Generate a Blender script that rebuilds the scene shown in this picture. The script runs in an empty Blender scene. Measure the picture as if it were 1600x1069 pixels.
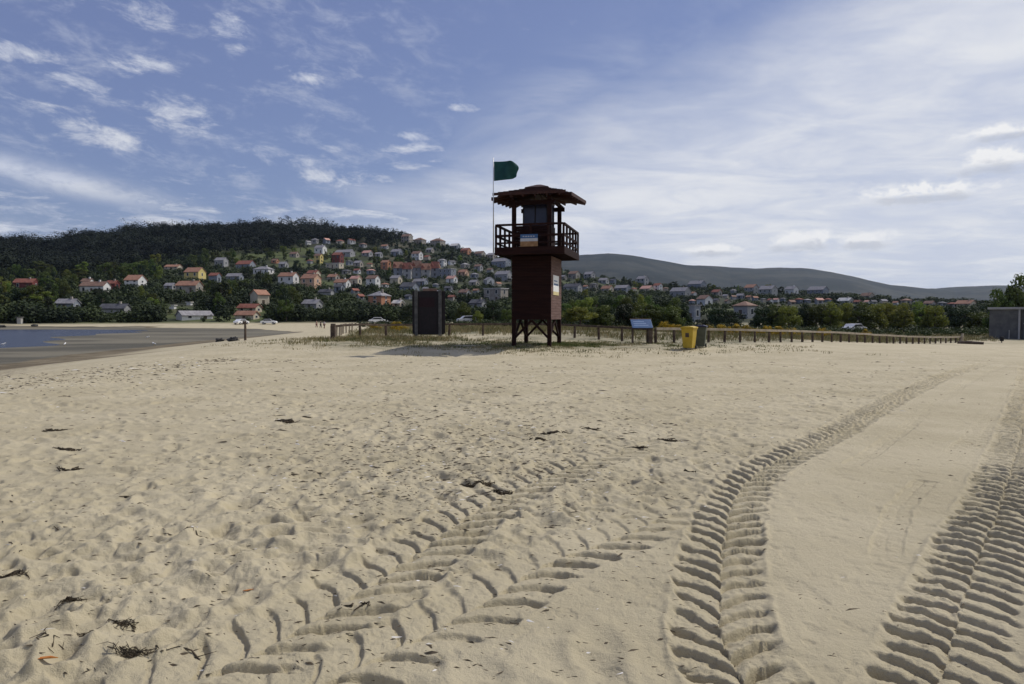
import bpy, math, random
import numpy as np
from mathutils import Vector, Matrix, Euler

# ------------------------------------------------------------------ camera
S = bpy.context.scene
COL = S.collection
F, CX, CY = 1067.0, 800.0, 534.5          # focal length and centre in photo pixels (24 mm lens)
HZ = 492.0                                # row of the horizon
PITCH = math.atan((CY - HZ) / F)
CAMZ = 1.6
cam_d = bpy.data.cameras.new('camera'); cam_d.lens = 24.0; cam_d.sensor_width = 36.0
cam_d.clip_start = 0.05; cam_d.clip_end = 40000
cam = bpy.data.objects.new('camera', cam_d); COL.objects.link(cam)
cam.location = (0, 0, CAMZ); cam.rotation_euler = (math.pi / 2 - PITCH, 0, 0)
S.camera = cam

# ------------------------------------------------------------------ light
SUN_AZ, SUN_EL = math.radians(55), math.radians(50)
S.view_settings.view_transform = 'Standard'; S.view_settings.look = 'None'
S.view_settings.gamma = 1.0; S.view_settings.exposure = -0.15
sund = bpy.data.lights.new('sun', 'SUN'); sund.energy = 3.6; sund.angle = math.radians(0.5)
sund.color = (1.0, 0.95, 0.87)
sun = bpy.data.objects.new('sun', sund); COL.objects.link(sun)
sdir = Vector((math.sin(SUN_AZ) * math.cos(SUN_EL), math.cos(SUN_AZ) * math.cos(SUN_EL), math.sin(SUN_EL)))
sun.rotation_euler = sdir.to_track_quat('Z', 'Y').to_euler()
S.cycles.max_bounces = 5; S.cycles.diffuse_bounces = 3; S.cycles.glossy_bounces = 2
S.cycles.transparent_max_bounces = 4; S.cycles.volume_bounces = 0; S.cycles.transmission_bounces = 2
S.cycles.use_denoising = True

def ray(u, v):
    a, b = (u - CX) / F, -(v - CY) / F
    cp, sp = math.cos(PITCH), math.sin(PITCH)
    d = Vector((a, cp + b * sp, -sp + b * cp)); return d.normalized()

# node helper
class NT:
    def __init__(s, tree): s.t = tree; s.n = tree.nodes; s.l = tree.links
    def put(s, inp, val):
        if val is None: return
        if hasattr(val, 'links') or isinstance(val, bpy.types.NodeSocket): s.l.new(val, inp)
        else:
            try: inp.default_value = val
            except Exception: inp.default_value = (*val, 1.0)
    def m(s, op, a, b=None, c=None, clamp=False):
        n = s.n.new('ShaderNodeMath'); n.operation = op; n.use_clamp = clamp
        s.put(n.inputs[0], a); s.put(n.inputs[1], b); s.put(n.inputs[2], c); return n.outputs[0]
    def ss(s, v, a, b, lo=0.0, hi=1.0):
        n = s.n.new('ShaderNodeMapRange'); n.interpolation_type = 'SMOOTHSTEP'
        s.put(n.inputs['Value'], v); n.inputs['From Min'].default_value = a; n.inputs['From Max'].default_value = b
        n.inputs['To Min'].default_value = lo; n.inputs['To Max'].default_value = hi; return n.outputs[0]
    def comb(s, x, y, z):
        n = s.n.new('ShaderNodeCombineXYZ'); s.put(n.inputs[0], x); s.put(n.inputs[1], y); s.put(n.inputs[2], z); return n.outputs[0]
    def noise(s, vec, scale, detail=4.0, rough=0.55, dist=0.0):
        n = s.n.new('ShaderNodeTexNoise'); s.put(n.inputs['Vector'], vec)
        n.inputs['Scale'].default_value = scale; n.inputs['Detail'].default_value = detail
        n.inputs['Roughness'].default_value = rough; n.inputs['Distortion'].default_value = dist; return n.outputs['Fac']
    def mix(s, f, a, b):
        n = s.n.new('ShaderNodeMix'); n.data_type = 'RGBA'
        s.put(n.inputs[0], f); s.put(n.inputs[6], a); s.put(n.inputs[7], b); return n.outputs[2]

# ------------------------------------------------------------------ sky
W = bpy.data.worlds.new('World'); S.world = W; W.use_nodes = True
t = NT(W.node_tree); W.node_tree.nodes.clear()
sky = t.n.new('ShaderNodeTexSky'); sky.sky_type = 'NISHITA'; sky.sun_disc = False
sky.sun_elevation = SUN_EL; sky.sun_rotation = SUN_AZ
sky.air_density = 1.0; sky.dust_density = 0.6; sky.ozone_density = 2.0
tc = t.n.new('ShaderNodeTexCoord'); sep = t.n.new('ShaderNodeSeparateXYZ'); t.l.new(tc.outputs['Generated'], sep.inputs[0])
dx, dy, dz = sep.outputs
az = t.m('ARCTAN2', dx, dy); el = t.m('ARCSINE', dz)
zc = t.m('ADD', t.m('MAXIMUM', dz, 0.0), 0.10)
pl = t.comb(t.m('DIVIDE', dx, zc), t.m('DIVIDE', dy, zc), 0.0)
def azel(u, v):
    d = ray(u, v); return math.atan2(d.x, d.y), math.asin(d.z)
def blob(u, v, ru, rv, rot=0.0):                     # soft elliptical region of the sky
    a0, e0 = azel(u, v); ra, re = ru / F, rv / F
    c, s_ = math.cos(rot), math.sin(rot)
    da = t.m('SUBTRACT', az, a0); de = t.m('SUBTRACT', el, e0)
    p = t.m('ADD', t.m('MULTIPLY', da, c / ra), t.m('MULTIPLY', de, s_ / ra))
    q = t.m('ADD', t.m('MULTIPLY', da, -s_ / re), t.m('MULTIPLY', de, c / re))
    r2 = t.m('ADD', t.m('MULTIPLY', p, p), t.m('MULTIPLY', q, q))
    return t.m('EXPONENT', t.m('MULTIPLY', r2, -1.0))
nA = t.noise(pl, 1.1, 6, 0.6, 0.4); nB = t.noise(pl, 4.2, 7, 0.62, 0.6)
nC = t.noise(t.comb(t.m('MULTIPLY', t.m('DIVIDE', dx, zc), 0.75), t.m('DIVIDE', dy, zc), 3.3), 2.3, 7, 0.6, 0.5)
# high veil on the right, its edge running up to the right
a1, e1 = azel(690, 262); a2, e2 = azel(1190, 20)
L = math.hypot(a2 - a1, e2 - e1); na, ne = (e2 - e1) / L, -(a2 - a1) / L
dist = t.m('ADD', t.m('MULTIPLY', t.m('SUBTRACT', az, a1), na), t.m('MULTIPLY', t.m('SUBTRACT', el, e1), ne))
dist = t.m('ADD', dist, t.m('MULTIPLY', t.m('SUBTRACT', nA, 0.5), 0.22))
veil = t.m('MULTIPLY', t.ss(dist, -0.05, 0.13), t.ss(nC, 0.25, 0.7, 0.72, 0.98))
veil2 = t.m('MULTIPLY', blob(1010, 70, 300, 45, 0.42), t.ss(nA, 0.38, 0.65, 0.0, 0.5))
# small broken clouds on the left
left = None
for (u, v, ru, rv, rot, k) in ((215, 18, 85, 22, 0.0, 1.1), (358, 42, 36, 24, 0, 1.1), (370, 78, 24, 14, 0, 1.1), (30, 78, 70, 22, 0, .95),
        (235, 108, 60, 18, 0, 1.1), (130, 128, 90, 18, -.1, .9), (270, 172, 90, 32, -.15, 1.0), (90, 172, 100, 16, -.12, .85), (170, 215, 110, 26, -.1, .95),
        (440, 107, 34, 14, 0, .8), (480, 122, 34, 11, 0, 1.15), (640, 232, 50, 11, 0, 1.15), (640, 212, 40, 9, 0, .9), (425, 244, 70, 22, 0, 1.0),
        (520, 278, 110, 16, 0, 1.0), (720, 168, 45, 8, 0, .7), (830, 118, 26, 9, -.5, .7), (520, 232, 26, 9, 0, .8)):
    b = t.m('MULTIPLY', blob(u, v, ru, rv, rot), k)
    left = b if left is None else t.m('MAXIMUM', left, b)
nE = t.noise(t.comb(az, t.m('ADD', t.m('MULTIPLY', el, 2.3), t.m('MULTIPLY', az, 0.25)), 8.1), 17.0, 8, 0.68, 0.35)
nF = t.m('ADD', t.m('MULTIPLY', nE, 0.72), t.m('MULTIPLY', nB, 0.28))
broken = t.m('MULTIPLY', t.ss(t.m('ADD', t.m('MULTIPLY', left, 0.20), nF), 0.595, 0.84), 0.80)
streak = t.m('MULTIPLY', blob(55, 272, 140, 15, -0.17), t.m('MULTIPLY', t.ss(nE, 0.30, 0.62, 0.2, 1.0), 0.9))
# low rows of cloud over the hills, thicker to the right
low = t.m('ADD', t.ss(el, 0.02, 0.27, 0.34, 0.0), t.ss(az, -0.5, 0.5, -0.06, 0.16))
nG = t.noise(t.comb(t.m('MULTIPLY', az, 1.0), t.m('ADD', t.m('MULTIPLY', el, 4.2), t.m('MULTIPLY', az, .12)), 2.2), 13, 8, 0.68, 0.35)
lowc = t.m('MULTIPLY', t.ss(t.m('ADD', t.m('ADD', t.m('MULTIPLY', nC, 0.3), t.m('MULTIPLY', nG, 0.7)), low), 0.60, 0.84), t.ss(el, 0.20, 0.38, 0.9, 0.0))
hz = t.m('MULTIPLY', t.ss(el, -0.02, 0.15, 1.0, 0.0), t.ss(az, -0.7, 0.35, 0.20, 0.85))
wisp = t.m('MULTIPLY', t.ss(nF, 0.46, 0.68), t.m('MULTIPLY', t.ss(el, 0.05, 0.14), t.ss(az, 0.05, -0.25, 0.0, 0.30)))
broken = t.m('MAXIMUM', broken, wisp)
op = t.m('MAXIMUM', t.m('MAXIMUM', veil, veil2), t.m('MAXIMUM', broken, t.m('MAXIMUM', lowc, t.m('MAXIMUM', streak, hz))))
# small heaped clouds near the horizon, grey beneath
cum = None; under = None
nD = t.noise(t.comb(t.m('MULTIPLY', az, 1.0), t.m('MULTIPLY', el, 1.6), 0.7), 34, 7, 0.64, 0.3)
for (u, v, ru, rv) in ((1120, 390, 62, 13), (1250, 376, 75, 20), (1345, 374, 60, 17), (1440, 300, 105, 20), (1560, 250, 70, 22), (1570, 205, 60, 14)):
    b = blob(u, v, ru, rv); g = blob(u, v + rv * .55, ru * .75, rv * .5)
    cum = b if cum is None else t.m('MAXIMUM', cum, b); under = g if under is None else t.m('MAXIMUM', under, g)
cumm = t.ss(t.m('ADD', t.m('MULTIPLY', cum, 0.60), nD), 0.78, 1.06)
op = t.m('MAXIMUM', op, cumm)
grey = t.m('MULTIPLY', t.ss(t.m('ADD', t.m('MULTIPLY', under, 0.5), nD), 0.70, 1.0), 0.55)
CL = 8.8
ccol = t.mix(t.ss(nC, 0.3, 0.7), (CL * .78, CL * .83, CL * .97), (CL * .98, CL * 1.0, CL * 1.05))
ccol = t.mix(t.m('MULTIPLY', cumm, t.m('SUBTRACT', 1.0, grey)), ccol, (CL * 1.12, CL * 1.12, CL * 1.13))
ccol = t.mix(grey, ccol, (CL * .58, CL * .61, CL * .70))
blue = t.mix(0.5, sky.outputs[0], (2.0, 2.3, 5.0))
skyc = t.mix(op, blue, ccol)
bg = t.n.new('ShaderNodeBackground'); t.l.new(skyc, bg.inputs[0]); bg.inputs[1].default_value = 0.1
wo = t.n.new('ShaderNodeOutputWorld'); t.l.new(bg.outputs[0], wo.inputs[0])

# ------------------------------------------------------------------ small helpers
rng = np.random.default_rng(7); random.seed(7)
def sst(a, b, x):
    q = np.clip((x - a) / (b - a), 0, 1); return q * q * (3 - 2 * q)
def _h(ix, iy, seed):
    h = (ix.astype(np.int64) * 374761393 + iy.astype(np.int64) * 668265263 + seed * 974634777) & 0xffffffff
    h = ((h ^ (h >> 13)) * 1274126177) & 0xffffffff
    return ((h ^ (h >> 16)) & 0xffff) / 65535.0
def vn(x, y, seed=0):
    x = np.asarray(x, float); y = np.asarray(y, float)
    x0, y0 = np.floor(x), np.floor(y); fx, fy = x - x0, y - y0
    fx = fx * fx * fx * (fx * (fx * 6 - 15) + 10); fy = fy * fy * fy * (fy * (fy * 6 - 15) + 10)
    a, b, c, d = _h(x0, y0, seed), _h(x0 + 1, y0, seed), _h(x0, y0 + 1, seed), _h(x0 + 1, y0 + 1, seed)
    return (a + (b - a) * fx) * (1 - fy) + (c + (d - c) * fx) * fy - 0.5
def fbm(x, y, seed=0, n=4, g=0.5):
    r = 0; a = 1.0
    for i in range(n):
        ca, sa = math.cos(1.1 * i), math.sin(1.1 * i)
        r = r + a * vn((x * ca - y * sa) * 2 ** i + 17.3 * i, (x * sa + y * ca) * 2 ** i - 9.1 * i, seed + i); a *= g
    return r

def tag(o, label=None, cat=None, group=None, kind=None):
    if label: o['label'] = label
    if cat: o['category'] = cat
    if group: o['group'] = group
    if kind: o['kind'] = kind
    return o
def link(name, me, parent=None):
    o = bpy.data.objects.new(name, me); COL.objects.link(o)
    if parent is not None: o.parent = parent
    return o
def thing(name, label, cat, loc=(0, 0, 0), rz=0.0, group=None):
    o = bpy.data.objects.new(name, None); COL.objects.link(o); o.empty_display_size = 0.3
    o.location = loc; o.rotation_euler = (0, 0, rz); return tag(o, label, cat, group)
def big_mesh(name, V, Fq, mats, smooth=False, midx=None):
    V = np.ascontiguousarray(V, np.float32); Fq = np.ascontiguousarray(Fq, np.int32); k = Fq.shape[1]
    me = bpy.data.meshes.new(name)
    me.vertices.add(len(V)); me.vertices.foreach_set('co', V.ravel())
    me.loops.add(Fq.size); me.loops.foreach_set('vertex_index', Fq.ravel())
    me.polygons.add(len(Fq)); me.polygons.foreach_set('loop_start', np.arange(0, Fq.size, k, dtype=np.int32))
    me.polygons.foreach_set('loop_total', np.full(len(Fq), k, np.int32))
    if smooth: me.polygons.foreach_set('use_smooth', np.ones(len(Fq), bool))
    for m in (mats if isinstance(mats, (list, tuple)) else [mats]): me.materials.append(m)
    if midx is not None: me.polygons.foreach_set('material_index', np.ascontiguousarray(midx, np.int32))
    me.update(); return me

class MB:                                            # collects shapes, builds ONE mesh object
    def __init__(s): s.v = []; s.f = []; s.mi = []; s.k = 0
    def add(s, V, Fs):
        o = len(s.v); s.v += [tuple(p) for p in V]; s.f += [[i + o for i in f] for f in Fs]; s.mi += [s.k] * len(Fs); return s
    def box(s, lo, hi, M=None):
        (x0, y0, z0), (x1, y1, z1) = lo, hi
        V = [Vector(p) for p in ((x0, y0, z0), (x1, y0, z0), (x1, y1, z0), (x0, y1, z0), (x0, y0, z1), (x1, y0, z1), (x1, y1, z1), (x0, y1, z1))]
        if M is not None: V = [M @ p for p in V]
        return s.add(V, [[0, 3, 2, 1], [4, 5, 6, 7], [0, 1, 5, 4], [1, 2, 6, 5], [2, 3, 7, 6], [3, 0, 4, 7]])
    def bar(s, p, q, w, h, up=(0, 0, 1)):
        p, q = Vector(p), Vector(q); d = (q - p).normalized(); up = Vector(up)
        if abs(d.dot(up)) > .98: up = Vector((0, 1, 0))
        x = d.cross(up).normalized(); y = x.cross(d)
        V = [b + x * (w / 2 * i) + y * (h / 2 * j) for b in (p, q) for i, j in ((-1, -1), (1, -1), (1, 1), (-1, 1))]
        return s.add(V, [[0, 3, 2, 1], [4, 5, 6, 7], [0, 1, 5, 4], [1, 2, 6, 5], [2, 3, 7, 6], [3, 0, 4, 7]])
    def tube(s, pts, rad, n=8, cap=True):
        pts = [Vector(p) for p in pts]; V = []; Fs = []
        for i, p in enumerate(pts):
            d = (pts[min(i + 1, len(pts) - 1)] - pts[max(i - 1, 0)]).normalized()
            a = Vector((1, 0, 0)) if abs(d.x) < .9 else Vector((0, 1, 0))
            x = d.cross(a).normalized(); y = d.cross(x)
            r = rad[i] if isinstance(rad, (list, tuple)) else rad
            V += [p + (x * math.cos(2 * math.pi * j / n) + y * math.sin(2 * math.pi * j / n)) * r for j in range(n)]
        for i in range(len(pts) - 1):
            for j in range(n):
                k = (j + 1) % n; Fs.append([i * n + j, i * n + k, (i + 1) * n + k, (i + 1) * n + j])
        if cap: Fs.append(list(range(n - 1, -1, -1))); Fs.append([(len(pts) - 1) * n + j for j in range(n)])
        return s.add(V, Fs)
    def prism(s, poly, y0, y1, M=None):              # outline in xz, run along y
        n = len(poly); V = [Vector((x, y0, z)) for x, z in poly] + [Vector((x, y1, z)) for x, z in poly]
        if M is not None: V = [M @ p for p in V]
        return s.add(V, [list(range(n)), list(range(2 * n - 1, n - 1, -1))] + [[i + n, (i + 1) % n + n, (i + 1) % n, i] for i in range(n)])
    def build(s, name, mats, parent=None, bevel=0, smooth=False):
        me = bpy.data.meshes.new(name); me.from_pydata(s.v, [], s.f)
        for m in (mats if isinstance(mats, (list, tuple)) else [mats]): me.materials.append(m)
        me.polygons.foreach_set('material_index', s.mi)
        if smooth: me.polygons.foreach_set('use_smooth', [True] * len(s.f))
        me.update(); o = link(name, me, parent)
        if bevel:
            b = o.modifiers.new('bevel', 'BEVEL'); b.width = bevel; b.segments = 2; b.limit_method = 'ANGLE'
        return o

# ------------------------------------------------------------------ materials
def mat(name, c1, c2=None, rough=0.8, scale=3.0, bump=0.0, bscale=30.0, spec=0.3, lo=0.35, hi=0.65, coord='Object', trans=0.0, vary=0.0, metal=0.0, stretch=None):
    m = bpy.data.materials.new(name); m.use_nodes = True; q = NT(m.node_tree); q.n.clear()
    out = q.n.new('ShaderNodeOutputMaterial'); b = q.n.new('ShaderNodeBsdfPrincipled')
    b.inputs['Roughness'].default_value = rough; b.inputs['Specular IOR Level'].default_value = spec; b.inputs['Metallic'].default_value = metal
    c = q.n.new('ShaderNodeTexCoord').outputs[coord]
    if stretch:
        mp = q.n.new('ShaderNodeMapping'); q.l.new(c, mp.inputs[0]); mp.inputs['Scale'].default_value = stretch; c = mp.outputs[0]
    col = (*c1, 1)
    if c2: col = q.mix(q.ss(q.noise(c, scale, 5, .6), lo, hi), (*c1, 1), (*c2, 1))
    if vary:
        oi = q.n.new('ShaderNodeObjectInfo'); hs = q.n.new('ShaderNodeHueSaturation')
        q.put(hs.inputs['Color'], col); q.put(hs.inputs['Value'], q.m('ADD', q.m('MULTIPLY', oi.outputs['Random'], 2 * vary), 1 - vary))
        q.put(hs.inputs['Hue'], q.m('ADD', q.m('MULTIPLY', oi.outputs['Random'], .06), .47)); col = hs.outputs[0]
    q.put(b.inputs['Base Color'], col)
    if bump:
        bn = q.n.new('ShaderNodeBump'); bn.inputs['Strength'].default_value = .6; bn.inputs['Distance'].default_value = bump
        q.l.new(q.noise(c, bscale, 4, .6), bn.inputs['Height']); q.l.new(bn.outputs[0], b.inputs['Normal'])
    if trans:
        tr = q.n.new('ShaderNodeBsdfTranslucent'); q.put(tr.inputs[0], col)
        mx = q.n.new('ShaderNodeMixShader'); mx.inputs[0].default_value = trans
        q.l.new(b.outputs[0], mx.inputs[1]); q.l.new(tr.outputs[0], mx.inputs[2]); q.l.new(mx.outputs[0], out.inputs[0])
    else: q.l.new(b.outputs[0], out.inputs[0])
    return m

M = {}
M['bark'] = mat('bark', (.06, .045, .035), (.12, .1, .08), .9, 8, .02, 20)
M['leaf_dark'] = mat('leaf_dark', (.016, .026, .010), (.034, .050, .016), .75, .9, trans=.15, vary=.35)
M['leaf_mid'] = mat('leaf_mid', (.048, .072, .014), (.11, .135, .03), .7, .9, trans=.38, vary=.3)
M['leaf_light'] = mat('leaf_light', (.11, .145, .022), (.22, .245, .05), .7, .9, trans=.45, vary=.22)
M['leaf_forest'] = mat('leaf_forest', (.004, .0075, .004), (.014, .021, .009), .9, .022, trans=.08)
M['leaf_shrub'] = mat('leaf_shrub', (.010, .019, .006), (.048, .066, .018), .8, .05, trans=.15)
M['gorse'] = mat('gorse', (.10, .09, .015), (.42, .28, .015), .75, 2.2, trans=.2, lo=.36, hi=.52)
M['green_tuft'] = mat('green_tuft', (.06, .085, .02), (.13, .15, .045), .8, .8, trans=.25)
M['dune_grass'] = mat('dune_grass', (.13, .14, .05), (.34, .28, .15), .8, .8, trans=.2)
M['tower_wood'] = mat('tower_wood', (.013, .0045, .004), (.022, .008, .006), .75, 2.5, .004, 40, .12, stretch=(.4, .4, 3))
M['tower_wood_lit'] = mat('tower_wood_sunlit', (.12, .070, .060), (.17, .11, .095), .8, 2.5, .004, 40, .15, stretch=(.4, .4, 3))  # same wood painted paler, standing in for sunlight on the right side
M['tower_roof'] = mat('tower_roof', (.030, .010, .007), (.050, .018, .012), .7, 3, .006, 30)
M['navy'] = mat('navy_glass', (.016, .017, .040), (.022, .024, .05), .25, 2, spec=.5)
M['fence_wood'] = mat('fence_wood', (.06, .042, .032), (.12, .09, .065), .85, 4, .01, 30)
M['pale_wood'] = mat('pale_wood', (.30, .25, .18), (.44, .38, .29), .85, 3, .008, 30)
M['post_grey'] = mat('grey_post', (.07, .07, .07), (.12, .12, .115), .8, 4, .006, 30)
M['board'] = mat('dark_board', (.008, .007, .009), (.016, .011, .014), .6, 6)
M['white'] = mat('white_paint', (.72, .72, .70), (.80, .80, .78), .6, 2)
M['blue_sign'] = mat('blue_sign', (.035, .085, .20), (.05, .12, .26), .4, 4)
M['sand_print'] = mat('sign_sand', (.40, .19, .06), (.55, .32, .14), .5, 5)
M['yellow'] = mat('yellow_plastic', (.44, .30, .025), (.50, .35, .045), .45, 3)
M['bin_dark'] = mat('dark_green_plastic', (.055, .065, .050), (.075, .085, .065), .5, 4)
M['bin_blue'] = mat('navy_plastic', (.016, .018, .05), (.025, .026, .07), .45, 4)
M['rubber'] = mat('rubber', (.015, .015, .015), (.03, .03, .03), .9, 9)
M['steel'] = mat('steel', (.42, .43, .44), (.5, .5, .5), .4, 9, metal=.7)
M['flag'] = mat('flag_green', (.012, .058, .060), (.016, .078, .078), .8, 2, trans=.15)
M['concrete'] = mat('concrete', (.10, .10, .095), (.15, .147, .135), .9, 1.2, .006, 20)
M['concrete_pale'] = mat('pale_concrete', (.34, .33, .31), (.42, .41, .39), .9, 2, .006, 20)
M['glass'] = mat('window_glass', (.02, .024, .03), (.035, .04, .05), .15, 1, spec=.6)
M['weed'] = mat('dry_seaweed', (.030, .024, .016), (.085, .064, .040), .9, 14)
M['shell'] = mat('shell', (.6, .58, .52), (.75, .72, .68), .6, 9)
M['dry_leaf'] = mat('dry_leaf', (.40, .13, .025), (.50, .22, .05), .7, 20)
M['rock'] = mat('rock', (.03, .03, .03), (.07, .065, .06), .9, 6, .02, 12)
M['skin'] = mat('skin', (.42, .26, .19), (.45, .29, .21), .6, 5)
M['cloth_pale'] = mat('pale_cloth', (.55, .55, .62), (.62, .62, .68), .9, 5)
M['cloth_dark'] = mat('dark_cloth', (.02, .02, .03), (.035, .035, .05), .9, 5)
M['cloth_red'] = mat('maroon_cloth', (.09, .025, .03), (.12, .035, .04), .9, 5)
M['hair'] = mat('hair', (.02, .014, .01), (.03, .02, .014), .8, 9)
M['gull'] = mat('gull_white', (.7, .7, .7), (.8, .8, .8), .7, 9)
WALL = {k: mat('wall_' + k, a, b, .85, .7, .004, 12) for k, a, b in (
    ('white', (.56, .56, .55), (.68, .67, .65)), ('cream', (.46, .40, .31), (.54, .48, .38)), ('grey', (.26, .26, .27), (.34, .34, .34)),
    ('blue', (.17, .19, .23), (.24, .26, .30)), ('peach', (.50, .32, .22), (.58, .38, .26)), ('yellow', (.52, .42, .15), (.60, .49, .2)),
    ('brick', (.36, .17, .095), (.44, .21, .125)), ('stone', (.26, .23, .20), (.36, .33, .29)), ('red', (.12, .032, .03), (.17, .045, .04)), ('pink', (.50, .28, .24), (.56, .33, .28)))}
ROOF = {k: mat('roof_' + k, a, b, .85, 1.2, .02, 9) for k, a, b in (
    ('orange', (.26, .135, .09), (.36, .19, .125)), ('red', (.19, .068, .05), (.28, .11, .075)), ('brown', (.16, .095, .07), (.24, .15, .11)),
    ('grey', (.20, .19, .20), (.29, .28, .29)), ('dark', (.07, .07, .08), (.11, .11, .12)), ('pale', (.52, .50, .47), (.6, .58, .55)), ('pink', (.46, .25, .20), (.54, .31, .25)))}

# ------------------------------------------------------------------ terrain
RU = [-400, 0, 100, 135, 200, 340, 460, 560, 620, 650, 700, 740, 800, 905, 1000, 1060, 1150, 1250, 1350, 1450, 1550, 2000]
RV = [375, 371, 371, 364, 356, 345, 346, 350, 357, 372, 380, 391, 399, 423, 436, 443, 446, 452, 460, 467, 473, 478]
RH = [14, 14, 14, 14, 14, 14, 14, 14, 14, 6, 5, 5, 5, 5, 5, 5, 5, 5, 4, 4, 4, 4]
DU = [-400, 560, 740, 905, 1060, 1250, 1450, 1550, 2000]; DV = [800, 800, 760, 700, 640, 600, 550, 520, 500]
SU = [-400, 520, 800, 1000, 1500, 2000]; SV = [205, 205, 190, 180, 165, 165]
FU = [-400, 850, 900, 950, 1000, 1070, 1100, 1140, 1180, 1220, 1260, 1300, 1350, 1390, 1450, 1490, 1550, 2000]
FV = [404, 404, 402, 400, 405, 416, 417, 420, 421, 420, 421, 427, 438, 447, 452, 450, 447, 452]
FD = [3600, 3600, 3600, 3600, 3600, 3600, 3650, 3900, 3900, 3900, 3900, 3900, 3900, 4000, 4300, 4700, 4900, 4900]
def uu(x, y):
    a = np.clip(np.arctan2(x, y), -.9, .9); return 800 + F * np.tan(a), np.cos(a)
FENCE = [(-10.8, 41.0), (-7.6, 46), (-2.5, 46.8), (2.6, 46.0), (5.0, 43.0), (7.6, 38.2), (16.5, 44), (24, 50.5), (33, 58.5), (46, 70)]
FX = [-60, -13] + [p[0] for p in FENCE] + [90]; FY = [300, 60] + [p[1] for p in FENCE] + [82]
def terrain(x, y):
    x = np.asarray(x, float); y = np.asarray(y, float); r = np.hypot(x, y)
    xs = -28.5 - .085 * np.clip(y, -60, 220) + 1.2 * np.sin(y * .07) + .5 * np.sin(y * .31); s = x - xs
    z = -1.45 + 1.45 * sst(0, 19, s)
    fl = -1.45 - .075 * sst(0, 2.5, -s) + .03 * fbm(x * .02, y * .06, 31, 3)
    xw = -46 - .35 * (np.clip(y, 0, 200) - 62) + 3 * np.sin(y * .11) + 1.5 * np.sin(y * .37)
    fl = fl - .9 * sst(0, 30, xw - x) - .03 * sst(-6, 0, xw - x)
    fl = fl + .9 * sst(0, 30, xw - x) * sst(138, 152, y)
    z = np.where(s < 0, fl, z)
    z = z - 1.25 * sst(0, 42, x - 6) * sst(15, 45, y)
    z = z + .12 * np.exp(-(((x + 1) / 9) ** 2 + ((y - 45) / 7) ** 2)) + .35 * np.exp(-(((x - 6) / 16) ** 2 + ((y - 54) / 6) ** 2))
    z = z - .28 * np.exp(-((y - 28.5) / 4.2) ** 2) * sst(-17, -7, x) * (1 - sst(9, 19, x))
    z = z + .16 * np.exp(-(((x + 8.5) / 4.5) ** 2 + ((y - 42) / 3) ** 2))
    # hills
    u, ca = uu(x, y)
    Ds = np.interp(u, SU, SV); Dr = np.interp(u, DU, DV)
    zr = 1.6 + (HZ - np.interp(u, RU, RV)) / F * Dr * ca - np.interp(u, RU, RH) * .8
    q = (r - Ds) / (Dr - Ds); qc = np.clip(q, 0, 1)
    zD = np.interp(u, [0, 520, 800, 2000], [-.7, -.7, -.3, -.3])
    base = zD + (zr - zD) * np.where(qc > 0, qc, 0) ** (1.15) - (zr * .10) * np.sin(qc * math.pi) ** 2
    base = base + (4.5 * fbm(x * .008, y * .008, 5, 3)) * np.sin(qc * math.pi) + 2.2 * fbm(x * .03, y * .03, 8, 3) * sst(0, .15, q) * (1 - sst(.85, 1, q))
    back = zr * (1 - .75 * sst(1.0, 1.9, r / Dr))
    hill = np.where(q > 1, back, base)
    fz = (1.6 + (HZ - np.interp(u, FU, FV)) / F * np.interp(u, FU, FD) * ca); fd = np.interp(u, FU, FD)
    far = fz * sst(.38, 1.0, r / fd) ** 1.4 + 26 * fbm(x * .0022, y * .0022, 12, 5) * sst(.45, .8, r / fd) * (1 - sst(.86, .99, r / fd)) + 5 * fbm(x * .012, y * .004, 15, 4) * sst(.9, 1, r / fd)
    far = np.where(r > fd, fz * (1 - .8 * sst(1.0, 1.8, r / fd)) + 5 * fbm(x * .012, y * .004, 15, 4) * (1 - sst(1, 1.1, r / fd)), far)
    hill = np.maximum(hill, np.where(r > 1500, far, -9))
    k = sst(0, 1, (r - (Ds - 28)) / 34)
    front = np.where(y > 0, 1.0, 0.0)
    return z * (1 - k) + hill * k
def proj(p):
    cp, sp = math.cos(PITCH), math.sin(PITCH); x, y, z = p[0], p[1], p[2] - CAMZ
    d = y * cp - z * sp; return CX + F * x / d, CY - F * (y * sp + z * cp) / d
def hit(u, v, r0=2.0, r1=1600):
    d = ray(u, v); h = math.hypot(d.x, d.y); rs = np.exp(np.linspace(math.log(r0), math.log(r1), 3000))
    z = terrain(d.x / h * rs, d.y / h * rs); zz = CAMZ + d.z / h * rs
    i = int(np.argmax(zz < z))
    if zz[i] >= z[i]: i = len(rs) - 1
    r = rs[i]; return Vector((d.x / h * r, d.y / h * r, float(z[i])))

A0 = math.radians(50)
th = np.concatenate([np.arange(-A0, A0, math.radians(.080)), np.arange(A0, 2 * math.pi - A0 - .001, math.radians(4))])
def geo(a, b, f): return np.exp(np.arange(math.log(a), math.log(b), math.log(f)))
rr = np.concatenate([geo(.4, 2.3, 1.03), geo(2.3, 9, 1.0024), geo(9, 46, 1.0040), geo(46, 200, 1.009), geo(200, 1100, 1.013), geo(1100, 16000, 1.03), [16000]])
NB = int(np.searchsorted(rr, 46)); NT_ = len(th)
RR, TH = np.meshgrid(rr, th, indexing='ij')
X, Y = RR * np.sin(TH), RR * np.cos(TH)
Z = terrain(X, Y)
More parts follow.
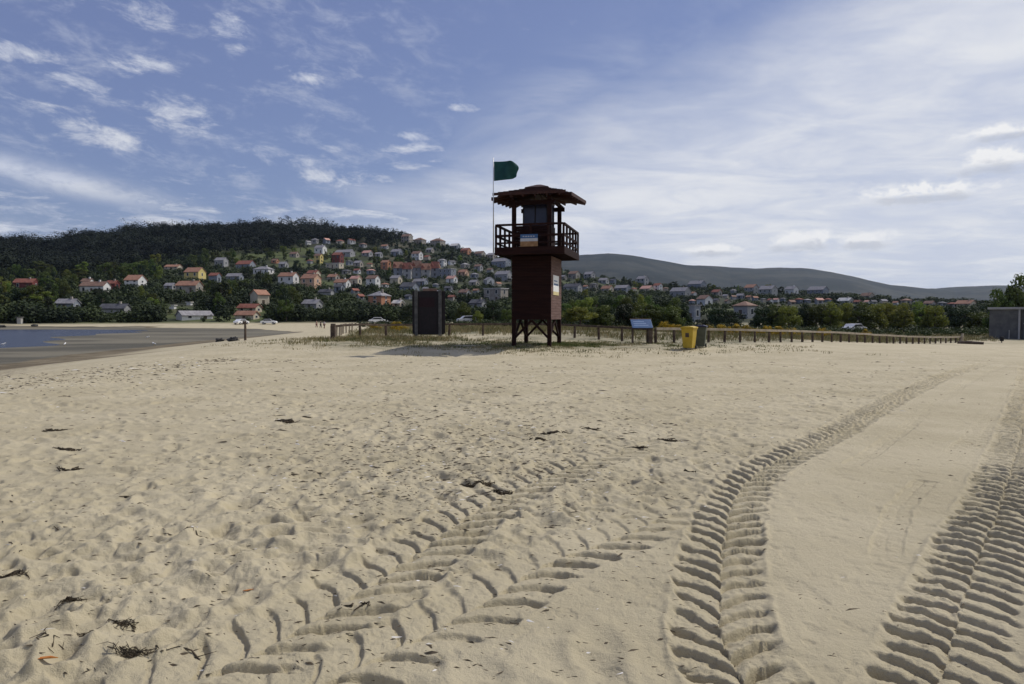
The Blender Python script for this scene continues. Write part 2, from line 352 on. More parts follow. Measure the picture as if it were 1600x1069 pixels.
# --- fine relief of the trodden sand (rows within 46 m, columns ahead)
NF = int(2 * A0 / math.radians(.080))
xb, yb, rb = X[:NB, :NF], Y[:NB, :NF], RR[:NB, :NF]; zb = np.zeros_like(xb)
MIDX = [(1.02, 2.6), (1.05, 3.3), (1.29, 4.18), (1.78, 5.54), (2.25, 6.49), (3.05, 7.65), (4.25, 9.08), (6.84, 12.4), (10.96, 17.4), (15.2, 22.2), (24, 32)]
my = np.array([p[1] for p in MIDX]); mx = np.array([p[0] for p in MIDX])
offm = xb - np.interp(yb, my, mx)
wedge = sst(.1, .5, xb - (-.9 + (yb - 3.2) * 0.62)) * sst(-.1, -.5, offm) * (1 - sst(4.6, 6.0, yb))
rough = 1 - .86 * np.maximum(sst(-.2, .6, offm), wedge * .9)
rough *= .55 + .9 * np.clip(vn(xb * .25, yb * .25, 3) + .5, 0, 1)
xs_ = -28.5 - .085 * yb
rough *= sst(3, 12, xb - xs_)
nearer = 1 - .55 * sst(4, 13, rb); rough = rough * nearer
zb += .0035 * fbm(xb * 9, yb * 9, 71, 3, .6) - .006 * sst(.22, .42, fbm(xb * 7 + 40, yb * 7, 72, 3))
zb += rough * (.017 * fbm(xb * 1.5, yb * 1.5, 40, 3, .55) + .018 * fbm(xb * 4.0, yb * 4.0, 50, 3, .6) + .016 * fbm(xb * 11, yb * 11, 55, 3, .6))
zb -= rough * .022 * sst(.12, .34, fbm(xb * 6.5, yb * 6.5, 58, 2)) * sst(2.5, 5, rb)
zb += .045 * fbm(xb * .28, yb * .28, 60, 2) * sst(3, 14, rb) * (1 - .5 * sst(14, 25, rb)) + .0016 * fbm(xb * 22, yb * 22, 70, 2)
zb += rough * .012 * np.clip(fbm(xb * 2.6, yb * 2.6, 44, 2), -.3, .5)
def window(x0, y0, R):
    r0 = math.hypot(x0, y0); a0 = math.atan2(x0, y0); da = R / max(r0, .5)
    i0, i1 = np.searchsorted(rr[:NB], [r0 - R, r0 + R]); j0, j1 = np.searchsorted(th[:NF], [a0 - da, a0 + da]); return slice(i0, i1), slice(j0, j1)
n = 0
while n < 9000:                                       # footprints and scuffs
    rr_ = math.exp(random.uniform(math.log(2.3), math.log(38))) if random.random() < .55 else math.sqrt(random.uniform(4, 1300))
    aa = random.uniform(-.85, .85); x0, y0 = rr_ * math.sin(aa), rr_ * math.cos(aa); n += 1
    om = x0 - np.interp(y0, my, mx)
    if om > -.35 and random.random() < .985: continue
    if x0 > -.9 + (y0 - 3.2) * .62 and y0 < 5.4 and random.random() < .93: continue
    if x0 < -17 - .085 * y0: continue
    a = random.uniform(.045, .10) * (1 + .4 * random.random()); b = a * random.uniform(1.2, 2.2); ph = random.uniform(0, math.pi); dep = random.uniform(.008, .027) * (.82 if rr_ < 6 else .75)
    si, sj = window(x0, y0, b * 2.4)
    dx_, dy_ = xb[si, sj] - x0, yb[si, sj] - y0
    p = dx_ * math.cos(ph) + dy_ * math.sin(ph); q = -dx_ * math.sin(ph) + dy_ * math.cos(ph)
    d2 = (p / b) ** 2 + (q / a) ** 2 + .35 * vn(dx_ * 9 + x0 * 31, dy_ * 9, 77)
    zb[si, sj] += -dep * np.exp(-np.clip(d2, 0, 9) ** 1.6) + dep * .45 * np.exp(-((np.sqrt(np.clip(d2, 0, 99)) - 1.45) / .38) ** 2)
# --- tractor tyre tracks
def smooth_path(P, step=.22):
    P = [np.array(p, float) for p in P]; P = [2 * P[0] - P[1]] + P + [2 * P[-1] - P[-2]]; out = []
    for i in range(1, len(P) - 2):
        m = max(2, int(np.linalg.norm(P[i + 1] - P[i]) / step))
        for k in range(m):
            q = k / m; out.append(.5 * (2 * P[i] + (P[i + 1] - P[i - 1]) * q + (2 * P[i - 1] - 5 * P[i] + 4 * P[i + 1] - P[i + 2]) * q * q + (3 * P[i] - P[i - 1] - 3 * P[i + 1] + P[i + 2]) * q ** 3))
    return np.array(out + [P[-2]])
rows = slice(0, int(np.searchsorted(rr, 34)))
TX, TY, TR = xb[rows].ravel(), yb[rows].ravel(), rb[rows].ravel(); TZ = zb[rows].ravel().copy()
TRK = np.zeros_like(TZ)
def track(P, hw, pitch, A, k, fade, seed, ends=(0, 1e9), plain=0.0, sink=.012, gR=1.0):
    kL, kR = k if isinstance(k, tuple) else (k, k)
    Q = smooth_path(P); s0 = 0.0
    best = np.full(len(TX), 9.0); ss_ = np.zeros(len(TX))
    for i in range(len(Q) - 1):
        a, b = Q[i], Q[i + 1]; L = np.linalg.norm(b - a); m = (a + b) / 2
        ix = np.nonzero((np.abs(TX - m[0]) < hw * 1.6 + .2) & (np.abs(TY - m[1]) < hw * 1.6 + .2))[0]
        if len(ix):
            d = (b - a) / L; px, py = TX[ix] - a[0], TY[ix] - a[1]
            al = px * d[0] + py * d[1]; tt = px * d[1] - py * d[0]
            ok = (al > -.06) & (al < L + .06) & (np.abs(tt) < np.abs(best[ix]))
            j = ix[ok]; best[j] = tt[ok]; ss_[j] = s0 + al[ok]
        s0 += L
    ix = np.nonzero(np.abs(best) < hw * 1.5)[0]; tt, s = best[ix], ss_[ix]; x, y = TX[ix], TY[ix]
    tt = tt + .035 * vn(s * 1.5, s * 0, seed) + .02 * vn(x * 6, y * 6, seed + 9)
    a = np.abs(tt) / hw
    st = fade(s) * (.70 + .55 * np.clip(vn(s * .8, np.sign(tt) * 3, seed + 1) + .5, 0, 1)) * (1 - sst(24, 33, TR[ix]))
    ph = (s + np.where(tt > 0, kR, kL) * np.abs(tt) - .12 * hw * np.sin(np.clip(a, 0, 1) * math.pi)) / pitch + np.where(tt > 0, .5, 0) + .22 * vn(x * 3, y * 3, seed + 2) + .10 * vn(x * 12, y * 12, seed + 7)
    q = ph - np.floor(ph); lug = (.75 + .5 * _h(np.floor(ph), (tt > 0).astype(float), seed)) * np.where(tt > 0, gR, 1.0)
    gr = np.where(q < .10, 1.0, (1 - sst(.09, .21, q)) + .62 * np.clip((q - .30) / .70, 0, 1) ** 1.5)
    edge = 1 - sst(.84, 1.08, a + .34 * vn(x * 9, y * 9, seed + 3))
    crown = (1 - .35 * sst(0, .12, np.abs(tt)) ) if False else 1
    z0 = TZ[ix] * (1 - .75 * edge * np.clip(st * 1.3, 0, 1))
    bulge = .25
    dz = edge * (A * (bulge - gr) * lug * (1 - plain) - sink) + A * .22 * np.exp(-((a - 1.10) / .08) ** 2) * (.0 + 1.7 * np.clip(vn(x * 5, y * 5, seed + 4) + .4, 0, 1))
    dz += A * .38 * edge * fbm(x * 15, y * 15, seed + 5, 3, .6)
    seam = np.exp(-(tt / .022) ** 2) * edge; dz -= A * .3 * seam * np.clip(vn(s * 4, s * 0, seed + 6) + .6, 0, 1)
    TZ[ix] = z0 + dz * st; TRK[ix] = np.maximum(TRK[ix], edge * st)
c1 = lambda s: np.clip(s * 0 + 1, 0, 1)
track([(-1.75, 2.6), (-1.21, 3.23), (-.86, 3.95), (-.60, 4.75), (-.22, 5.75), (.42, 6.9), (1.54, 8.4), (3.04, 10.6), (5.0, 13.4), (8.0, 17.5), (11.5, 22)], .34, .23, .027, -.62, lambda s: 1 - .62 * sst(4, 8, s), 200, sink=.015, gR=1.6)
track([(-1.25, 2.5), (-.55, 3.25), (-.2, 3.7), (.2, 4.3), (.75, 4.85), (1.4, 5.6), (2.2, 6.3)], .28, .25, .026, -.6, lambda s: .9 - .5 * sst(3, 5, s), 230, gR=1.6)
track(MIDX, .255, .205, .042, -.72, lambda s: 1 + .45 * sst(4, 11, s), 260, gR=1.45)
track([(2.4, 4.3), (2.75, 4.9), (3.3, 5.7), (3.95, 6.5)], .10, .3, .02, .2, lambda s: sst(0, .5, s), 420, plain=1.0, sink=.012)
track([(4.9, 7.5), (7.2, 10.2), (10.6, 14.4), (14, 18.4)], .16, .2, .018, .4, lambda s: .8 * sst(0, 1.5, s), 440)
track([(x + .62, y - .35) for x, y in MIDX[5:]], .10, .2, .022, .5, c1, 300, plain=.8)
RT = [(.98, 2.3), (1.62, 3.08), (2.12, 3.68), (2.93, 4.72), (4.32, 6.4), (6.1, 8.65), (9.75, 13.3), (13.0, 17.5), (16.6, 22.4), (21, 29)]
track([(x + .22, y - .17) for x, y in RT], .27, .178, .050, (-.12, .55), lambda s: 1 + .6 * sst(4, 11, s), 330)
track([(x + .70, y - .55) for x, y in RT], .22, .20, .042, (.1, .5), lambda s: .75 + .3 * sst(5, 12, s), 360)
zb[rows] = TZ.reshape(zb[rows].shape)
trk = np.zeros_like(zb); trk[rows] = TRK.reshape(zb[rows].shape)
fadec = 1 - sst(math.radians(46.5), math.radians(50), np.abs(TH[:NB, :NF]))
Z[:NB, :NF] += zb * fadec * (1 - sst(42, 46, rb))
# --- what covers the ground: r = wet, g = plants, b = hillside, a = meadow
xsA = -28.5 - .085 * np.clip(Y, -60, 220) + 1.2 * np.sin(Y * .07) + .5 * np.sin(Y * .31); sA = X - xsA
U_, _ = uu(X, Y); DsA = np.interp(U_, SU, SV)
nz = fbm(X * .12, Y * .12, 90, 4)
offA = np.interp(U_, [0, 250, 400, 520], [6, 14, 40, 95])
wet = .55 * (1 - sst(2.5, 10, sA + 4 * nz)) * (1 - sst(110, 150, Y)) + .45 * (1 - sst(-1, 1.0, sA + 1.5 * nz)) + .55 * (1 - sst(-1, 1.5, sA)) * sst(110, 150, Y)
wet = wet * (1 - sst(-8, 0, RR - DsA + offA + 10 * nz))
fy = np.interp(X, FX, FY)
veg = sst(-3, 3, Y - fy + 9 * nz) * (X > -16 - .02 * Y) * (Y > 20)
mound = np.exp(-(((X - 2.0) / 8) ** 2 + ((Y - 35.5) / 3.8) ** 2)) + np.exp(-(((X + 7) / 5) ** 2 + ((Y - 39.5) / 4.5) ** 2))  # plants round the tower; their dark ground also paints in some of its shadow
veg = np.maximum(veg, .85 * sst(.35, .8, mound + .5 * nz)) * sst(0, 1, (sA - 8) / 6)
def meadow(x, y): return sst(.08, .30, fbm(x * .011, y * .02, 120, 3) + .02)
hillm = sst(-4, 6, RR - DsA)
band = np.exp(-((sA - 9 + 5 * nz) / 1.6) ** 2) * (RR < 120)
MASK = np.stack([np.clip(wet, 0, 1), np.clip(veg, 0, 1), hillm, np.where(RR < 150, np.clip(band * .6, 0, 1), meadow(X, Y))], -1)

def ground_z(x, y):
    r = math.hypot(x, y); a = math.atan2(x, y)
    if a < -A0: a += 2 * math.pi
    i = min(max(int(np.searchsorted(rr, r)) - 1, 0), len(rr) - 2); j = min(max(int(np.searchsorted(th, a)) - 1, 0), len(th) - 2)
    p = (r - rr[i]) / (rr[i + 1] - rr[i]); q = (a - th[j]) / (th[j + 1] - th[j])
    return float((Z[i, j] * (1 - q) + Z[i, j + 1] * q) * (1 - p) + (Z[i + 1, j] * (1 - q) + Z[i + 1, j + 1] * q) * p)
def on(u, v, **k):
    p = hit(u, v, **k); p.z = ground_z(p.x, p.y); return p
def at(u, y):                                          # ground point at depth y under photo column u
    x = (u - 800) / F * y; return Vector((x, y, ground_z(x, y)))

def sheet(name, i0, i1, m):
    n_ = i1 - i0; V = np.stack([X[i0:i1], Y[i0:i1], Z[i0:i1]], -1).reshape(-1, 3)
    I = np.arange(n_ - 1)[:, None] * NT_; J = np.arange(NT_)[None, :]; K = (J + 1) % NT_
    Q = np.stack([I + J, I + NT_ + J, I + NT_ + K, I + K], -1).reshape(-1, 4)
    me = big_mesh(name, V, Q[:, ::-1], m, True)
    at_ = me.attributes.new('mask', 'FLOAT_COLOR', 'POINT'); at_.data.foreach_set('color', np.ascontiguousarray(MASK[i0:i1].reshape(-1), np.float32))
    return tag(link(name, me), kind='structure')

def ground_material(near):
    m = bpy.data.materials.new('sand_material' if near else 'land_material'); m.use_nodes = True; q = NT(m.node_tree); q.n.clear()
    out = q.n.new('ShaderNodeOutputMaterial'); b = q.n.new('ShaderNodeBsdfPrincipled'); b.inputs['Specular IOR Level'].default_value = .25
    at_ = q.n.new('ShaderNodeAttribute'); at_.attribute_name = 'mask'
    sp = q.n.new('ShaderNodeSeparateColor'); q.l.new(at_.outputs['Color'], sp.inputs[0]); wet_, veg_, hil_ = sp.outputs; mea = at_.outputs['Alpha']
    c = q.n.new('ShaderNodeTexCoord').outputs['Object']
    n1, n2, n3 = q.noise(c, .6, 4), q.noise(c, 5, 5, .65), q.noise(c, 220, 2, .7)
    sand = q.mix(q.ss(n1, .3, .7), (.400, .346, .228, 1), (.474, .414, .284, 1))
    sand = q.mix(q.ss(n2, .58, .78, 0, .35), sand, (.30, .255, .19, 1))
    sand = q.mix(q.ss(n3, .62, .74, 0, .55), sand, (.17, .14, .11, 1))
    sand = q.mix(q.ss(n3, .22, .34, .4, 0), sand, (.60, .55, .46, 1))
    if near: sand = q.mix(q.m('MULTIPLY', mea, q.ss(q.noise(c, 3.5, 6, .7), .42, .62)), sand, (.09, .07, .05, 1))
    wetc = q.mix(q.ss(q.noise(c, .35, 5, .6), .35, .65), (.105, .082, .048, 1), (.19, .155, .098, 1))
    wetc = q.mix(q.ss(q.noise(c, 2.2, 6, .7), .55, .7, 0, .8), wetc, (.035, .028, .018, 1))
    mpn = q.n.new('ShaderNodeMapping'); q.l.new(c, mpn.inputs[0]); mpn.inputs['Scale'].default_value = (.35, 1, 1)
    mud = q.mix(q.ss(q.noise(mpn.outputs[0], .10, 5, .6), .4, .6), (.085, .078, .056, 1), (.170, .152, .108, 1))
    col = q.mix(q.ss(wet_, .0, .5), sand, wetc); col = q.mix(q.ss(wet_, .6, .9), col, mud)
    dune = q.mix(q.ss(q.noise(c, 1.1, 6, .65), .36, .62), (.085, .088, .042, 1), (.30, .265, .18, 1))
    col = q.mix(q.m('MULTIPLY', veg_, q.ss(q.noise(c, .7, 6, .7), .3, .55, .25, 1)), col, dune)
    if not near:
        nh = q.noise(c, .05, 6, .65)
        hc = q.mix(q.ss(nh, .35, .65), (.014, .020, .008, 1), (.042, .046, .022, 1))
        hc = q.mix(q.m('MULTIPLY', mea, q.ss(q.noise(c, .03, 4), .35, .6)), hc, (.075, .092, .030, 1))
        hc = q.mix(q.ss(q.noise(c, .012, 5, .7), .56, .68, 0, .6), hc, (.12, .10, .065, 1))
        geo_ = q.n.new('ShaderNodeNewGeometry'); ln = q.n.new('ShaderNodeVectorMath'); ln.operation = 'LENGTH'; q.l.new(geo_.outputs['Position'], ln.inputs[0])
        mh = q.mix(q.ss(q.noise(c, .0045, 6, .7), .42, .62), (.003, .008, .007, 1), (.030, .032, .024, 1))
        mh = q.mix(q.ss(q.noise(c, .02, 4, .7), .6, .7, 0, .5), mh, (.06, .056, .048, 1))
        hc = q.mix(q.ss(ln.outputs['Value'], 1300, 1900), hc, mh)
        col = q.mix(hil_, col, hc)
    q.put(b.inputs['Base Color'], col)
    q.put(b.inputs['Roughness'], q.ss(wet_, .3, 1, .95, .8))
    if near:
        bn = q.n.new('ShaderNodeBump'); bn.inputs['Strength'].default_value = .75; bn.inputs['Distance'].default_value = .018
        q.l.new(q.m('ADD', q.noise(c, 38, 5, .68), q.m('MULTIPLY', q.noise(c, 160, 3, .7), .45)), bn.inputs['Height']); q.l.new(bn.outputs[0], b.inputs['Normal'])
    else:
        bn = q.n.new('ShaderNodeBump'); bn.inputs['Strength'].default_value = .5; bn.inputs['Distance'].default_value = .25
        q.l.new(q.noise(c, 1.3, 6, .7), bn.inputs['Height']); q.l.new(bn.outputs[0], b.inputs['Normal'])
    q.l.new(b.outputs[0], out.inputs[0]); return m
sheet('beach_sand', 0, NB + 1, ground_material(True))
sheet('land', NB, len(rr), ground_material(False))
# lagoon
wm = bpy.data.materials.new('water'); wm.use_nodes = True; q = NT(wm.node_tree); b = q.n['Principled BSDF']
b.inputs['Base Color'].default_value = (.030, .034, .050, 1); b.inputs['Roughness'].default_value = .22; b.inputs['Specular IOR Level'].default_value = .22
c = q.n.new('ShaderNodeTexCoord').outputs['Object']; bn = q.n.new('ShaderNodeBump'); bn.inputs['Strength'].default_value = .8; bn.inputs['Distance'].default_value = .22
q.l.new(q.noise(c, 1.6, 4, .6), bn.inputs['Height']); q.l.new(bn.outputs[0], b.inputs['Normal'])
mb = MB(); mb.add([(-420, -260, -1.585), (-24, -260, -1.585), (-24, 176, -1.585), (-420, 176, -1.585)], [[0, 1, 2, 3]])
tag(mb.build('water', wm), kind='structure')
# ------------------------------------------------------------------ foliage
def leaves(C, size, r=None, N=None, rnd=.42):            # N: which way the leaves of a clump face
    r = r or rng; n_ = len(C); nn = r.normal(size=(n_, 3))
    if N is not None: nn = np.asarray(N) / (np.linalg.norm(N, axis=1)[:, None] + 1e-6) + rnd * nn
    a = np.cross(nn, r.normal(size=(n_, 3))); a /= np.linalg.norm(a, axis=1)[:, None] + 1e-9
    b_ = np.cross(nn, a); b_ /= np.linalg.norm(b_, axis=1)[:, None] + 1e-9
    sz = np.asarray(size).reshape(-1, 1) * r.uniform(.6, 1.25, (n_, 1))
    a *= sz * .5; b_ *= sz * .36
    V = np.stack([C - a, C + b_ + a * .15, C + a, C - b_ + a * .1], 1).reshape(-1, 3)
    return V, np.arange(n_ * 4).reshape(-1, 4)
def ball(n_, c, rad, r=None, shell=.55):
    r = r or rng; d = r.normal(size=(n_, 3)); d /= np.linalg.norm(d, axis=1)[:, None]
    q = (shell + (1 - shell) * r.uniform(0, 1, (n_, 1))) * (1 + .12 * r.normal(size=(n_, 1)))
    return np.asarray(c) + d * q * np.asarray(rad)
def crown_mesh(name, kind, m, seed):
    r = np.random.default_rng(seed); C = []
    if kind == 'round':                                 # unit height 1, crown from .18 up
        for i in range(22):
            a, z = r.uniform(0, 6.28), r.uniform(.25, .93); w = .33 * math.sin(math.pi * min(1, (z - .10) / .92)) ** .6
            rad = r.uniform(.09, .17); C.append(ball(int(150 * rad / .13), (w * math.cos(a) * r.uniform(.5, 1), w * math.sin(a) * r.uniform(.5, 1), z * .93), (rad, rad, rad * .8), r))
        sz = .055
    elif kind == 'bushy':                                # foliage down to the ground
        for i in range(26):
            a, z = r.uniform(0, 6.28), r.uniform(.06, .92); w = .42 * (1 - z * .55)
            rad = r.uniform(.10, .18); C.append(ball(int(150 * rad / .13), (w * math.cos(a) * r.uniform(.3, 1), w * math.sin(a) * r.uniform(.3, 1), z * .92), (rad, rad, rad * .85), r))
        sz = .055
    elif kind == 'tall':
        for i in range(24):
            a, z = r.uniform(0, 6.28), r.uniform(.15, .95); w = .17 * (1.1 - z * .7)
            rad = r.uniform(.06, .11); C.append(ball(120, (w * math.cos(a), w * math.sin(a), z * .95), (rad, rad, rad * 1.3), r))
        sz = .045
    elif kind == 'pine':
        for i in range(24):
            a, z = r.uniform(0, 6.28), r.uniform(.45, .96); w = .24 * math.sin(math.pi * (1.02 - z) / .66) ** .5
            rad = r.uniform(.07, .12); C.append(ball(120, (w * math.cos(a), w * math.sin(a), z), (rad, rad, rad * .55), r))
        sz = .05
    elif kind == 'gorse':
        for i in range(16):
            a = r.uniform(0, 6.28); w = r.uniform(0, .55); z = r.uniform(.1, .8) * (1 - w * .5)
            rad = r.uniform(.14, .24); C.append(ball(130, (w * math.cos(a), w * math.sin(a), z), (rad, rad, rad), r))
        sz = .075
    N = np.concatenate([c - c.mean(0) for c in C]); C = np.concatenate(C); C[:, 2] = np.clip(C[:, 2], .02, 1.02)
    V, Q = leaves(C, np.full(len(C), sz), r, N); return big_mesh(name, V, Q, m)
def trunk_mesh(kind, seed):
    r = random.Random(seed); mb = MB(); top = .8 if kind != 'bushy' else .6; lean = r.uniform(-.03, .03)
    mb.tube([(0, 0, -.05), (lean, .01, .25), (lean * 1.5, -.01, .5), (lean, 0, top)], [.028, .022, .016, .006], 7)
    for i in range(6):
        z = r.uniform(.25, .6); a = r.uniform(0, 6.28); l = r.uniform(.12, .28)
        mb.tube([(lean, 0, z), (lean + math.cos(a) * l * .5, math.sin(a) * l * .5, z + l * .5), (lean + math.cos(a) * l, math.sin(a) * l, z + l * .9)], [.012, .008, .003], 5)
    me = bpy.data.meshes.new('trunk'); me.from_pydata(mb.v, [], mb.f); me.materials.append(M['bark']); return me
PROTO = {}
for kind in ('round', 'bushy', 'tall', 'pine'):
    for mk in ('leaf_dark', 'leaf_mid', 'leaf_light'):
        PROTO[kind, mk] = [(crown_mesh('crown', kind, M[mk], 11 + 7 * i + len(kind)), trunk_mesh(kind, i + 3)) for i in range(2)]
GORSE = [crown_mesh('flowering_bush', 'gorse', M['gorse'], 5 + i) for i in range(3)]
def tree(p, h, w, kind, mk, label, name='tree', group=None):
    o = thing(name, label, 'tree' if name != 'bush' else 'bush', p - Vector((0, 0, .05)), random.uniform(0, 6.28), group)
    cm, tm = random.choice(PROTO[kind, mk]); k = w / {'round': .85, 'bushy': .95, 'tall': .45, 'pine': .62}[kind]
    o.scale = (k, k, h)
    link('crown', cm, o); link('trunk', tm, o); return o

# ------------------------------------------------------------------ village
ANCH = []                                               # (phrase, u, v) of things one can find, for naming neighbours
BOX = []                                                # (u0, u1, vtop, vbase, position) of each house in the picture
HG = 'houses of the hillside village'
def house(u, v, w, h, wall, roof, label, yaw=-36, ratio=1.35, kind='gable', short=None, win=True, storeys=None, chim=None, steep=0):
    p = on(u, v); k = p.y / F; yawr = math.radians(yaw) - math.atan2(p.x, p.y)
    va = yawr + math.atan2(p.x, p.y)
    D = w * k / (ratio * abs(math.cos(va)) + abs(math.sin(va))); Lx = D * ratio; H = h * k
    rise = steep * h * k if steep else min({'gable': .36, 'hip': .30, 'flat': 0}[kind] * D, H * .48); E = H - rise
    o = thing('house', label, 'house', (p.x, p.y, p.z - .5), yawr, HG)
    z0 = -max(1.5, D * .35); E += .5; H += .5
    x, y = Lx / 2, D / 2; mb = MB()
    if kind == 'gable':
        mb.add([(-x, -y, z0), (x, -y, z0), (x, y, z0), (-x, y, z0), (-x, -y, E), (x, -y, E), (x, y, E), (-x, y, E), (x, 0, H), (-x, 0, H)],
               [[0, 1, 5, 4], [1, 2, 6, 8, 5], [2, 3, 7, 6], [3, 0, 4, 9, 7], [0, 3, 2, 1], [4, 5, 8, 9], [7, 9, 8, 6]])
    else: mb.box((-x, -y, z0), (x, y, E))
    mb.build('wall', WALL[wall], o)
    mb = MB(); ov = .35; th_ = .22
    if kind == 'gable':
        s_ = rise / y
        for sg in (-1, 1):
            prof = [(sg * (y + ov), E - ov * s_ + .03), (0, H + .03), (0, H + .03 + th_), (sg * (y + ov), E - ov * s_ + .03 + th_)]
            V = [(-x - ov * .7, a, b_) for a, b_ in prof] + [(x + ov * .7, a, b_) for a, b_ in prof]
            mb.add(V, [[0, 1, 2, 3], [7, 6, 5, 4], [0, 4, 5, 1], [1, 5, 6, 2], [2, 6, 7, 3], [3, 7, 4, 0]])
    elif kind == 'hip':
        xr = max(0, x - y); X_, Y_ = x + ov, y + ov
        mb.add([(-X_, -Y_, E + .02), (X_, -Y_, E + .02), (X_, Y_, E + .02), (-X_, Y_, E + .02), (-X_, -Y_, E + .2), (X_, -Y_, E + .2), (X_, Y_, E + .2), (-X_, Y_, E + .2), (-xr, 0, H + .2), (xr, 0, H + .2)],
               [[0, 3, 2, 1], [0, 1, 5, 4], [1, 2, 6, 5], [2, 3, 7, 6], [3, 0, 4, 7], [4, 5, 9, 8], [5, 6, 9], [6, 7, 8, 9], [7, 4, 8]])
    else:
        mb.box((-x - .25, -y - .25, E + .01), (x + .25, y + .25, E + .28))
    rf = mb.build('roof', ROOF[roof], o)
    if chim or (chim is None and w > 17 and kind != 'flat' and random.random() < .6):
        MB().box((x * .35, -.3, E), (x * .35 + .6, .3, H + .9)).build('chimney', WALL['stone' if wall != 'white' else 'white'], rf)
    if win and w >= 11:
        ns = storeys or max(1, int(round((E - .5) / 3.0))); sh = (E - .5) / ns; glass = M['glass']
        ncol = max(1, min(4, int(Lx / 3.2))); ngc = max(1, min(2, int(D / 3.4)))
        if w < 17: ns = min(ns, 2); ncol = min(ncol, 2); ngc = 1
        for s_ in range(ns):
            zc_ = .5 + sh * (s_ + .55); hh = min(.75, sh * .27)
            for i in range(ncol):
                xc = -x + Lx * (i + .5) / ncol
                if s_ == 0 and i == ncol // 2 and w >= 17:
                    MB().box((xc - .5, -y - .05, .3), (xc + .5, -y + .04, .5 + min(2.2, sh * .8))).build('door', M['fence_wood'], o); continue
                fr = MB().box((xc - .62, -y - .05, zc_ - hh - .1), (xc + .62, -y + .04, zc_ + hh + .1)).build('window', M['white'], o)
                if w >= 20: MB().box((xc - .52, -y - .08, zc_ - hh), (xc + .52, -y - .02, zc_ + hh)).build('pane', glass, fr)
                else: fr.data.materials[0] = glass
            for i in range(ngc):
                yc = -y + D * (i + .5) / ngc
                fr = MB().box((x - .04, yc - .55, zc_ - hh - .1), (x + .05, yc + .55, zc_ + hh + .1)).build('window', M['white'], o)
                if w >= 20: MB().box((x + .02, yc - .45, zc_ - hh), (x + .08, yc + .45, zc_ + hh)).build('pane', glass, fr)
                else: fr.data.materials[0] = glass
    BOX.append((u - w / 2, u + w / 2, v - h, v, p))
    if short: ANCH.append((short, u, v - h / 2))
    return o
